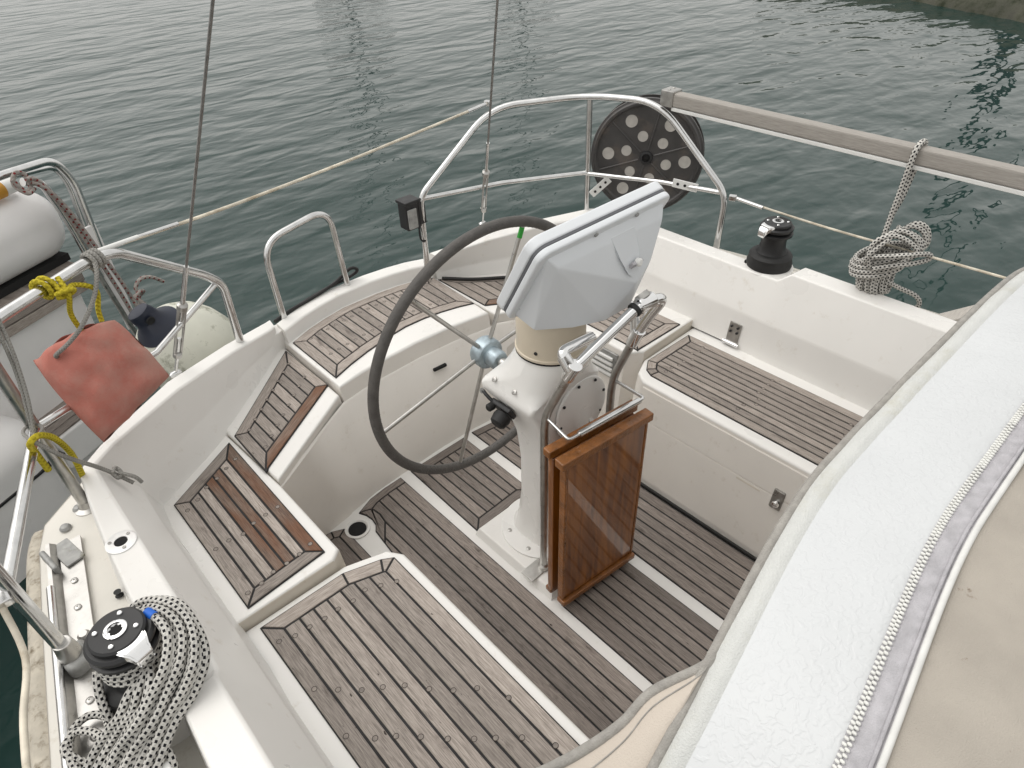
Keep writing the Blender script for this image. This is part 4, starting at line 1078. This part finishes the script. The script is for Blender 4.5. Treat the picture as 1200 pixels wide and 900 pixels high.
for layer, cnt in ((0, 6), (1, 3)):
    for i in range(cnt):
        t = (i + .5 * layer) / (cnt - 1 + .5 * layer) if cnt > 1 else 0
        pts = []
        for a, b in zip(outer, inner):
            p = Vector(a) * (1 - t) + Vector(b) * t
            p += Vector((random.uniform(-.004, .004), random.uniform(-.004, .004), random.uniform(-.003, .003) + (.013 if layer else 0)))
            pts.append(p)
        k = len(pts) // 2
        strands.append(spline(pts, 6))
for i in range(3):
    o_ = Vector((-.017 * i, .014 * i, -.010 * i)); jt = lambda: Vector((random.uniform(-.003, .003), random.uniform(-.003, .003), random.uniform(-.002, .002)))
    strands.append(spline([Vector(p) + o_ * w + jt() for p, w in (((-1.190, 1.000, .812), 0), ((-1.196, .968, .812), .5), ((-1.208, .945, .806), 1), ((-1.228, .934, .785), 1.3), ((-1.254, .938, .758), 1.3), ((-1.290, .945, .722), 1.2), ((-1.335, .935, .690), 1), ((-1.385, .90, .665), 1))], 6))
strands.append(spline([(-1.268, 1.055, .800), (-1.282, 1.030, .775), (-1.290, 1.0, .735), (-1.285, .985, .700), (-1.262, .98, .690)], 6))
tubes('hanging_strands', strands, .0086, 'rope', rs_)
wr = []
for k in range(3):
    z = .785 + k * .0165
    wr.append([Vector((-1.206 + .054 * math.cos(2 * math.pi * q / 40), 1.040 + .054 * math.sin(2 * math.pi * q / 40), z + .0165 * q / 40)) for q in range(41)])
tubes('drum_turns', wr, .0082, 'rope', rs_)
la = spline([(-1.235, .960, .735), (-1.262, 1.000, .690), (-1.295, 1.005, .665), (-1.306, 1.045, .650), (-1.309, 1.085, .636), (-1.335, 1.110, .634), (-1.365, 1.095, .640), (-1.382, 1.045, .650), (-1.378, .99, .650), (-1.36, .92, .645)], 7)
lb = spline([(-1.36, 1.00, .640), (-1.386, 1.050, .655), (-1.360, 1.080, .650), (-1.330, 1.045, .655), (-1.312, .985, .668), (-1.285, .950, .690), (-1.265, .915, .705), (-1.28, .86, .69), (-1.32, .82, .66)], 7)
lc = spline([(-1.250, 1.018, .700), (-1.272, 1.030, .675), (-1.288, .990, .664), (-1.300, .945, .672), (-1.325, .91, .665), (-1.37, .90, .645)], 7)
ld = spline([(-1.24, .90, .72), (-1.235, .865, .70), (-1.25, .835, .675), (-1.29, .82, .655), (-1.33, .84, .645), (-1.36, .88, .64)], 7)
tubes('deck_loops', [la, lb, lc, ld], .0082, 'rope', rs_)
tubes('blue_whipping', [[(-1.150, 1.052, .872), (-1.143, 1.032, .871)]], .0098, 'blue', rs_)
tubes('rope_tail', [spline([(-1.19, 1.085, .862), (-1.168, 1.075, .868), (-1.150, 1.052, .872), (-1.143, 1.03, .871), (-1.14, 1.00, .862)], 6)], .0078, 'rope', rs_)

rp_ = thing('coiled_rope', (1.2, .67, .75), 'hank of black flecked rope tied over the timber rail on the port side', 'rope', 'flecked ropes')
hang = []
for s_, dy in ((-1, 0), (1, .008)):
    hang.append(spline([(1.180 + .012 * s_, .690 + dy, .90), (1.186 + .014 * s_, .690 + dy, .96), (1.192 + .017 * s_, .690 + dy, 1.02), (1.195 + .020 * s_, .688, 1.08), (1.203 + .031 * s_, .684, 1.19), (1.206 + .033 * s_, .682, 1.245), (1.207 + .012 * s_, .682, 1.259), (1.208, .682, 1.260)], 6))
tubes('hanging_strands', hang, .0088, 'rope', rp_)
HC = Vector((1.190, .672, .885))
ty = Vector((.38, -.92, 0)).normalized(); tx = Vector((-.92, -.38, 0)).normalized()     # across, towards the cockpit
def hk(a, c, z): return HC + ty * a + tx * c + Vector((0, 0, z))
jr = lambda k=.004: random.uniform(-k, k)
lo_ = []
for k in range(7):                                   # strands running down through the wraps
    a_ = -.055 + k * .015; c_ = .030 * math.cos((k - 3) * .5)
    lo_.append(spline([hk(a_ + .02 + jr(), c_ - .01, .03), hk(a_ + jr(), c_, -.03), hk(a_ - .004 + jr(), c_ + .004, -.085), hk(a_ + jr(), c_, -.125), hk(a_ + .012, c_ - .025, -.140), hk(a_ + .014, c_ - .05, -.10), hk(a_ + .01, c_ - .055, -.03)], 6))
tubes('coil_loops', lo_, .0085, 'rope', rp_)
wr = []
for k in range(4):                                   # wraps round the middle
    z = -.058 + k * .0175; rr_x = .082 - abs(k - 1.5) * .006
    wr.append(spline([hk(rr_x * math.cos(2 * math.pi * q / 16) - .012 + jr(.002), .058 * math.sin(2 * math.pi * q / 16) - .006, z + .030 * math.cos(2 * math.pi * q / 16) + .0175 * q / 16) for q in range(17)], 3))
tp_ = []
for k in range(6):                                   # crown of loops above the wraps, leaning outboard
    sx = -.030 + k * .012; h_ = .088 + .010 * math.sin(k * 1.7) + k * .002; dp = .045 - k * .016
    tp_.append(spline([hk(-.040 + k * .006, dp + .012, -.02), hk(-.042 + sx * .4, dp + .016, .03), hk(-.015 + sx, dp + .012, .072), hk(.030 + sx, dp, h_ + .005), hk(.075 + sx * .8, dp - .006, h_ - .012), hk(.098 + sx * .5, dp - .004, .046), hk(.070 + sx * .5, dp + .006, .012), hk(.025, dp + .010, -.012)], 6))
tp_.append(spline([hk(-.070, .030, -.02), hk(-.040, .066, .018), hk(.010, .082, .038), hk(.070, .066, .046), (hk(.118, .034, .042)), hk(.124, .030, .024), hk(.080, .062, .016), hk(.020, .080, .004), hk(-.03, .070, -.022)], 6))
tp_.append(spline([hk(-.062, .052, -.012), hk(-.050, .066, .030), hk(-.022, .058, .070), hk(.008, .030, .100), hk(.012, .0, .105)], 6))
tubes('wraps', wr + tp_, .0085, 'rope', rp_)
tubes('tail_loop', [spline([HC + Vector((0, 0, -.09)) + ty * .02, HC + ty * .07 + Vector((.03, 0, -.125)), HC + ty * .125 + Vector((.04, 0, -.15)), HC + ty * .14 + Vector((.05, 0, -.19)), HC + ty * .10 + Vector((.05, 0, -.24))], 6)], .0080, 'rope', rp_)

# cord ends on the starboard corner
gc = tube('thin_rope', spline([(-1.176, 1.655, .94), (-1.169, 1.647, .93), (-1.138, 1.672, .85), (-1.084, 1.738, .725), (-1.055, 1.742, .672), (-1.030, 1.718, .640)], 6), .0058, 'greyrope')
tag(gc, 'thin grey rope with knotted end hanging over the starboard coaming corner', 'rope')
tube('knot', spline([(-1.062, 1.735, .690), (-1.050, 1.752, .690), (-1.044, 1.738, .676), (-1.056, 1.728, .672), (-1.062, 1.742, .682)], 5), .0058, 'greyrope', gc, 8)
tube('knot_tail', spline([(-1.050, 1.738, .680), (-1.022, 1.712, .664), (-1.012, 1.704, .640)], 5), .0054, 'greyrope', gc, 8)
gv = thing('grey_lashing', (-1.12, 1.72, .95), 'pair of grey cords tied from the top rail down to the corner post', 'cord')
tubes('strands', [spline([(-1.119, 1.760, 1.215), (-1.122, 1.745, 1.17), (-1.134, 1.735, 1.07), (-1.160, 1.690, .97), (-1.176, 1.655, .93)], 6), spline([(-1.108, 1.768, 1.20), (-1.118, 1.735, 1.12), (-1.140, 1.70, 1.02), (-1.168, 1.665, .94)], 6),
                  spline([(-1.176, 1.655, .93), (-1.185, 1.72, .93), (-1.16, 1.765, .915), (-1.146, 1.72, .92), (-1.17, 1.66, .935)], 6)], .0042, 'greyrope', gv, 8)
y2 = thing('yellow_rope', (-1.15, 1.70, .72), 'yellow rope looped round the mid rail by the coaming corner', 'rope', 'yellow ropes')
tubes('loop', [spline([(-1.181, 1.675, .83), (-1.184, 1.668, .90), (-1.182, 1.63, .95), (-1.160, 1.640, .955), (-1.136, 1.68, .905), (-1.122, 1.728, .81), (-1.126, 1.765, .70)], 7)], .0078, 'yellowrope', y2)
y1 = thing('yellow_rope', (-.97, 1.85, 1.05), 'yellow rope knotted round the starboard top rail above the red bag', 'rope', 'yellow ropes')
rail = lambda t: Vector((-.875, 1.935, 1.191)).lerp(Vector((-1.165, 1.750, 1.194)), t)
lp1 = []
for k in range(2):
    c = rail(.35 + .05 * k); ax = (rail(1) - rail(0)).normalized(); e1_ = ax.cross(Vector((0, 0, 1))).normalized(); e2_ = ax.cross(e1_)
    lp1.append([c + ax * (.012 * q / 16) + (e1_ * math.cos(2 * math.pi * q / 16) + e2_ * math.sin(2 * math.pi * q / 16)) * .024 for q in range(17)])
kn = rail(.36) + Vector((.02, -.04, -.015))
lp1.append(spline([kn + Vector((-.012, .03, .03)), kn, kn + Vector((.03, .055, -.01)), kn + Vector((.075, .075, -.05)), kn + Vector((.06, .08, -.11)), kn + Vector((.055, .07, -.14))], 6))
lp1.append(spline([kn + Vector((.004, .034, .03)), kn + Vector((.006, .0, -.005)), kn + Vector((-.005, .045, -.075)), kn + Vector((.0, .06, -.135))], 6))
lp1.append(spline([kn + Vector((-.02, -.004, .006)), kn + Vector((.004, -.012, .012)), kn + Vector((.022, .004, .0)), kn + Vector((.004, .012, -.012)), kn + Vector((-.018, .0, -.004))], 6))
tubes('loop', lp1, .0066, 'yellowrope', y1)
gw = thing('white_cord', (-.87, 1.93, 1.0), 'pale grey cord lashed round the rail corner and led down to the red bag', 'cord')
lps = []
for k in range(3):
    c = Vector((-.842, 1.947, 1.19)) + Vector((-.012, -.006, 0)) * k; ax = Vector((.88, .45, .05)).normalized(); e1_ = ax.cross(Vector((0, 0, 1))).normalized(); e2_ = ax.cross(e1_)
    lps.append([c + (e1_ * math.cos(2 * math.pi * q / 14) + e2_ * math.sin(2 * math.pi * q / 14)) * .021 for q in range(15)])
lps.append(spline([(-.858, 1.915, 1.192), (-.868, 1.900, 1.165), (-.900, 1.875, 1.12), (-.955, 1.845, 1.075), (-1.0, 1.84, 1.045), (-1.038, 1.855, 1.018), (-1.035, 1.875, 1.0)], 7))
tubes('lashing', lps, .0058, 'greyrope', gw)

# ================================================================== RED BAG
def cushion(name, corners, th, m, parent=None, n=22, noise=.012, pin=.0):
    """slack stuffed bag between four corners"""
    a, b, c, d = [Vector(p) for p in corners]; nrm = (b - a).cross(d - a).normalized()
    v, f = [], []; rnd = random.Random(3)
    from mathutils import noise as nz
    for side in (1, -1):
        for i in range(n + 1):
            for j in range(n + 1):
                u_, w_ = i / n, j / n
                # rounded outline: pull the edge midpoints slightly in
                uu_ = u_ + .05 * math.sin(2 * math.pi * u_) * 0; p = a.lerp(b, u_).lerp(d.lerp(c, u_), w_)
                cen = (a + b + c + d) / 4
                k = 1 + (.16 if w_ < .5 else .02) * (4 * u_ * (1 - u_)) * (2 * w_ - 1) ** 2 + .05 * (4 * w_ * (1 - w_)) * (2 * u_ - 1) ** 2
                p = cen + (p - cen) * k
                h = (max(0, 16 * u_ * (1 - u_) * w_ * (1 - w_))) ** .42 * th
                q = Vector((u_ * 3.1, w_ * 2.3, side * .7))
                fold = nz.noise(q * 1.6) * noise * 1.6 + abs(nz.noise(Vector((u_ * 5 + w_ * 2, w_ * 1.5, 4)))) * noise
                fold += .006 * math.sin(9 * math.atan2(u_ - .35, w_ + .15) + 2 * nz.noise(q)) * max(0, 1 - w_ * 1.3); edge = min(u_, 1 - u_, w_, 1 - w_); e_ = min(1, edge * 8)
                v.append(p + nrm * side * (h + fold * e_) + Vector((0, 0, nz.noise(q * 2 + Vector((9, 1, 2))) * .010 * (1 - e_ * .6))))
    s = (n + 1) ** 2
    for k in (0, 1):
        for i in range(n):
            for j in range(n):
                q = (k * s + i * (n + 1) + j, k * s + (i + 1) * (n + 1) + j, k * s + (i + 1) * (n + 1) + j + 1, k * s + i * (n + 1) + j + 1)
                f.append(q if k == 0 else q[::-1])
    o = mesh(name, v, f, m, parent, 60)
    bm = bmesh.new(); bm.from_mesh(o.data); bmesh.ops.remove_doubles(bm, verts=bm.verts, dist=.0006); bm.to_mesh(o.data); bm.free()
    for p in o.data.polygons: p.use_smooth = True
    return o
bg_ = thing('red_bag', (-.96, 1.83, .78), 'faded red canvas bag hanging from the starboard stern rail', 'bag')
body = cushion('bag_body', [(-1.088, 1.925, .985), (-.880, 1.862, 1.050), (-.826, 1.772, .880), (-1.045, 1.735, .795)], .062, 'bag', bg_, 32, .008)

# ================================================================== NEIGHBOURING BOAT
d1 = Vector((.8856, .4644, 0)); nv = Vector((-.4644, .8856, 0)); N0 = Vector((-1.21, 3.35, 0))
MN = Matrix((d1, nv, Vector((0, 0, 1)))).transposed().to_4x4(); MN.translation = N0
nb = thing('moored_boat', (-1.6, 4.0, -.55), 'neighbouring white boat moored close astern with weathered wooden strakes', 'boat')
def nbox(name, s0, s1, n0, n1, z0, z1, m, bev=.01, seg=3, parent=nb):
    bm = box_bm(((s0 + s1) / 2, (n0 + n1) / 2, (z0 + z1) / 2), (s1 - s0, n1 - n0, z1 - z0), bev, seg)
    bmesh.ops.transform(bm, matrix=MN, verts=bm.verts); return from_bm(name, bm, m, parent, 40)
nbox('hull', -2.6, .56, .03, 3.6, -.80, .372, 'nhull', .03)
nbox('bilge', -2.6, -.02, -.20, .6, -.75, .10, 'nhull', .16, 6)
nbox('boot_stripe', -2.55, -.03, -.206, .4, -.165, -.150, 'black', .004)
nbox('deck', -2.6, .60, .05, 3.6, .372, .50, 'nhull', .02)
for k in range(3):
    o = nbox('plank', -2.6, .585, .0, .09, .352 + k * .050, .398 + k * .050, 'seat_teak', .006, 2)
    lay = o.data.uv_layers.new(name='grain')
    for lp in o.data.loops:
        c = o.data.vertices[lp.vertex_index].co - N0; lay.data[lp.index].uv = (c.dot(d1) + k * 3, c.z)
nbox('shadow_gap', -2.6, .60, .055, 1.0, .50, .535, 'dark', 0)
nbox('cabin_side', -2.6, .67, .0, 1.25, .530, .860, 'nhull', .14, 8)
nbox('cabin_top', -2.6, .40, .35, 1.2, .80, .885, 'nhull', .04, 4)
nbox('upright_plate', .665, .735, -.035, -.02, .06, .64, 'nhull', .003)
st_ = nbox('boarding_step', -.02, .40, -.16, .06, -.30, -.10, 'nhull', .02)
for k in range(4):
    o = nbox('plank', .0, .38, -.155 + k * .05, -.112 + k * .05, -.102, -.088, 'sole_teak', .003, 1)
    lay = o.data.uv_layers.new(name='grain')
    for lp in o.data.loops:
        c = o.data.vertices[lp.vertex_index].co - N0; lay.data[lp.index].uv = (c.dot(d1) + k * 2, c.dot(nv))
tube('step_tube', [(-1.12, 3.32, -.17), (-.90, 3.44, -.09)], .014, 'steel', nb, 12)
# its stern rails
tube('rail_tube', fillet([(-1.5, 3.18, .99), (-.826, 3.529, .992), (-.600, 3.647, .972), (-.552, 3.672, .86), (-.574, 3.661, .40)], [0, .05, .12, .12, 0], 8), .0175, 'steel', nb, 14)
tube('rail_tube', fillet([(-.760, 3.529, .945), (-.69, 3.566, .915), (-.655, 3.584, .72), (-.632, 3.597, .40)], [0, .06, .10, 0], 8), .0185, 'steel', nb, 14)
tube('rail_tube', fillet([(-1.5, 3.37, .925), (-.816, 3.726, .922), (-.575, 3.852, .885), (-.548, 3.867, .78), (-.58, 3.852, .40)], [0, .05, .10, .10, 0], 8), .0135, 'steel', nb, 12)
tube('rail_tube', [(-.650, 3.535, .52), (-.60, 3.56, .10), (-.56, 3.58, -.2)], .013, 'dullsteel', nb, 12)
ct = thing('sealant_tube', (-.84, 3.66, .86), 'white and ochre cartridge lying on the white cabin of the neighbouring boat', 'cartridge')
tube('barrel', [(-1.00, 3.575, .900), (-.825, 3.665, .900)], .036, 'whiteplast', ct, 20)
tube('label_band', [(-.880, 3.636, .900), (-.835, 3.660, .900)], .0368, 'orange', ct, 20)
tube('cap', [(-.825, 3.665, .900), (-.785, 3.686, .900)], .034, 'whiteplast', ct, 20)
tube('nozzle', [(-1.02, 3.68, .955), (-.88, 3.76, .955)], .020, 'orange', ct, 16)
# mooring lines with red flecks
rr_ = thing('mooring_rope', (-.6, 3.5, .2), 'grey mooring rope with red flecks lashed to the rail of the neighbouring boat', 'rope')
tubes('lashing', [spline([(-.80, 3.46, .985), (-.775, 3.455, .93), (-.745, 3.50, .925), (-.742, 3.52, .975), (-.775, 3.50, .995), (-.80, 3.47, .96), (-.77, 3.45, .92), (-.735, 3.49, .92)], 6),
                  spline([(-.750, 3.478, .969), (-.706, 3.501, .942), (-.668, 3.522, .815), (-.626, 3.543, .60), (-.585, 3.560, .319), (-.562, 3.570, .072), (-.551, 3.583, -.202)], 7),
                  spline([(-.735, 3.49, .950), (-.69, 3.49, .90), (-.645, 3.51, .78), (-.60, 3.535, .57), (-.555, 3.55, .34), (-.53, 3.55, .10), (-.52, 3.56, -.15)], 7)], .0095, 'redrope', rr_)
rr2 = thing('knotted_rope', (-.5, 3.4, .3), 'knotted end of red flecked rope sticking out above the fender', 'rope')
tubes('knot', [spline([(-.560, 3.345, .30), (-.545, 3.355, .36), (-.54, 3.36, .405), (-.500, 3.38, .425), (-.448, 3.411, .400), (-.398, 3.437, .345)], 6),
               spline([(-.565, 3.33, .37), (-.535, 3.34, .385), (-.515, 3.37, .365), (-.535, 3.385, .345), (-.56, 3.36, .36), (-.545, 3.33, .33), (-.515, 3.345, .24), (-.50, 3.35, .18)], 6)], .0092, 'redrope', rr2)

# ================================================================== FENDER
fa, fb = Vector((-.645, 2.70, .545)), Vector((-.40, 2.80, .06)); ax = (fb - fa).normalized()
fd = thing('ball_fender', tuple((fa + fb) / 2 - Vector((0, 0, .3))), 'dirty white ball fender with navy blue end hanging behind the starboard quarter', 'fender')
prof = [(.055, 0), (.085, .02), (.13, .055), (.172, .11), (.196, .18), (.204, .25), (.200, .33), (.178, .41), (.14, .475), (.09, .52), (.05, .54)]
lathe('body', prof, 'fender', fd, 48, fa, ax)
bm = lathe_bm([(.022, -.10), (.044, -.095), (.050, -.07), (.052, -.035), (.068, -.006), (.086, .016), (.098, .027), (.085, .026)], 40, (0, 0, 0))
for v_ in bm.verts:
    if v_.co.z < -.03: v_.co.y *= .62
bmesh.ops.transform(bm, matrix=Matrix.Translation(fa) @ Vector((0, 0, 1)).rotation_difference(ax).to_matrix().to_4x4() @ Matrix.Rotation(R(50), 4, 'Z'), verts=bm.verts)
end = from_bm('navy_end', bm, 'navy', fd, 45)
e_ = ax.orthogonal().normalized()
qd = (Vector((-1.1, 0, 2.0)) - fa).normalized(); qd = (qd - ax * qd.dot(ax)).normalized()
lathe('eye_hole', [(.018, 0), (.016, .004), (.011, .002)], 'dark', end, 20, fa - ax * .055 + qd * .042, qd)

# ================================================================== SPRAY HOOD
hd_ = thing('spray_hood', (.07, -.1, .75), 'white and beige canvas spray hood with chunky white zipper beside the companionway', 'spray hood')
HX, HA, HB, HH = .07, .955, .75, .49
def arch(u):                                        # u: -1 starboard foot .. 1 port foot -> x, z on the hoop
    th = u * math.pi / 2; s_, c_ = math.sin(th), math.cos(th)
    ex = 2 / 3.0
    return HX + HA * math.copysign(abs(s_) ** ex, s_), HB + HH * abs(c_) ** ex
def edge_y(x, z):                                   # where the after hem runs
    y = .232
    t = max(0, min(1, (-.25 - x) / .62)); y -= t * t * (3 - 2 * t) * .070
    return y
def hood(u, d, lift=0.):                            # d: metres forward of the hem
    x, z = arch(u); y = edge_y(x, z) - d
    z += .030 * (1 - math.exp(-d / .09)) * max(0, min(1, (z - .9) * 4)) + .010 * math.sin(d * 5) + lift
    if d > .25: z -= (d - .25) ** 2 * .10
    return (x, y, z)
def hgrid(name, u0, u1, d0, d1, m, nu=90, nd=8, lift=0., rel=0., soft=0.):
    from mathutils import noise as nz
    v, f = [], []
    for i in range(nu + 1):
        u = u0 + (u1 - u0) * i / nu
        for j in range(nd + 1):
            d = d0 + (d1 - d0) * j / nd; p = hood(u, d, lift)
            b_ = soft * math.sin(math.pi * j / nd)
            h = nz.noise(Vector((p[0] * 9, p[1] * 11, 1))) * rel
            v.append((p[0], p[1], p[2] + b_ + h))
    for i in range(nu):
        for j in range(nd): f.append((i * (nd + 1) + j, (i + 1) * (nd + 1) + j, (i + 1) * (nd + 1) + j + 1, i * (nd + 1) + j + 1))
    return mesh(name, v, f, m, hd_, 80)
US = -1.0
tube('hem', [hood(US + (1 - US) * i / 160, .001, .0) for i in range(161)], .0072, 'piping', hd_, 10)
hgrid('soft_facing', US, 1, .003, .034, 'softband', 180, 8, .001, .003, .007)
hgrid('white_panel', US, 1, .0335, .174, 'vinyl', 180, 20, .001, .003)
hgrid('zipper_tape', US, 1, .168, .209, 'tape', 120, 4, .0035, .001)
tube('edge_piping', [hood(US + (1 - US) * i / 120, .2095, .006) for i in range(121)], .0042, 'whitepipe', hd_, 8)
tube('edge_piping', [hood(US + (1 - US) * i / 120, .2010, .005) for i in range(121)], .0026, 'tape', hd_, 8)
hgrid('canvas_top', US, 1, .208, 1.25, 'canvas', 120, 30, .002, .006)
# beige wing that closes the starboard end aft of the hoop
UW = -.455
wing_edge = [hood(-.425, .001), hood(-.445, -.001), (-.695, .222, 1.112), (-.742, .232, 1.078), (-.79, .258, 1.03), (-.835, .300, .96), (-.90, .37, .86), (-.98, .44, .755)]
we = spline(wing_edge, 6); n_ = len(we); v, f = [], []
for i, p in enumerate(we):
    q = Vector(hood(UW + (-1 - UW) * i / (n_ - 1), .0, -.004))
    for j in range(9):
        t = j / 8; r_ = q.lerp(p, t); v.append((r_.x, r_.y, r_.z + .018 * math.sin(math.pi * t) * min(1, i / 6)))
for i in range(n_ - 1):
    for j in range(8): f.append((i * 9 + j, i * 9 + j + 1, (i + 1) * 9 + j + 1, (i + 1) * 9 + j))
wg = mesh('side_wing', v, f, 'canvas_side', hd_, 70)
tube('wing_hem', we, .0078, 'piping', hd_, 10)
tube('wing_seam', [Vector(v[i * 9 + 6]) + Vector((0, 0, .0008)) for i in range(n_)], .0012, 'piping', hd_, 6)
# chunky zipper teeth, two interlocking rows
zv, zf = [], []
base = box_bm((0, 0, 0), (.0040, .0058, .0042), .0012, 1); bv = [v_.co.copy() for v_ in base.verts]; base.verts.index_update(); bfaces = [[v_.index for v_ in f_.verts] for f_ in base.faces]; base.free()
prev = None; acc = 0; k = 0
for i in range(4001):
    u = US + (1 - US) * i / 4000; p = Vector(hood(u, .173, .0060))
    if prev is not None: acc += (p - prev).length
    if prev is None or acc >= .0030:
        acc = 0; t = (Vector(hood(u + .001, .173, .0060)) - p).normalized(); s_ = Vector((0, 1, 0)); up_ = t.cross(s_).normalized(); up_ = up_ if up_.z > 0 else -up_
        off = s_ * (.0024 if k % 2 else -.0024); c0 = len(zv)
        for q in bv: zv.append(p + off + t * q.x + s_ * q.y + up_ * q.z)
        for q in bfaces: zf.append([c0 + a for a in q])
        k += 1
    prev = p
o = mesh('zipper_teeth', zv, zf, 'teeth', hd_, 40); o['kind'] = 'stuff'
# hoop that carries the hood
tube('hoop', [Vector(hood(-1 + 2 * i / 80, .03)) + Vector((0, 0, -.016)) for i in range(81)], .0125, 'steel', hd_, 12)

# clutch at the end of the starboard ledge
ck = thing('rope_clutch', (-1.22, .80, .60), 'white plastic rope clutch on the deck under the starboard coaming', 'rope clutch')
box('body', (-1.262, .775, .64), (.060, .16, .085), 'whiteplast', ck, .012, 3)
box('lever', (-1.250, .80, .696), (.020, .13, .016), 'whiteplast', ck, .005, 3)
tube('pin', [(-1.240, .83, .700), (-1.240, .74, .704)], .0045, 'steel', ck, 8)

# ================================================================== BOATS ACROSS THE BASIN (their masts mirror in the water)
def far_boat(x, y, h, rz, label, col='nhull'):
    t = empty('distant_sailboat', (x, y, -.55)); tag(t, label, 'sailboat', 'sailboats across the basin')
    e = t.location
    pl_ = [(math.cos(rz) * a - math.sin(rz) * b + x, math.sin(rz) * a + math.cos(rz) * b + y) for a, b in ((-4.2, -1.1), (0, -1.5), (3, -1.0), (5, 0), (3, 1.0), (0, 1.5), (-4.2, 1.1))]
    prism('hull', pl_, .55, -.8, col, t, bevel=.05)
    tube('mast', [(x, y, .4), (x, y, h)], .085, 'black', t, 10)
    tube('boom', [(x, y, 1.7), (x - 3.6 * math.cos(rz), y - 3.6 * math.sin(rz), 1.75)], .06, 'black', t, 8)
far_boat(15.3, 27.5, 13.5, 1.0, 'white hulled sailboat with a shorter dark mast across the basin')
far_boat(22.9, 25.5, 17.5, .8, 'white hulled sailboat with the tallest dark mast across the basin')
mstd = thing('mast_stand_in', (16.2, 4.1, -.2), 'tall dark post added out of view on the quay in place of a mast', 'post')  # unseen post added in a mast's place, for its dark reflection in the water
tube('pole', [(16.2, 4.1, -.3), (16.2, 4.1, 11.5)], [.15, .10], 'black', mstd, 12)
tube('arm', [(16.2, 4.1, 11.4), (15.2, 4.4, 11.6)], .06, 'black', mstd, 8)
box('post_head', (15.0, 4.45, 11.58), (.7, .3, .14), 'alloy', mstd, .03)
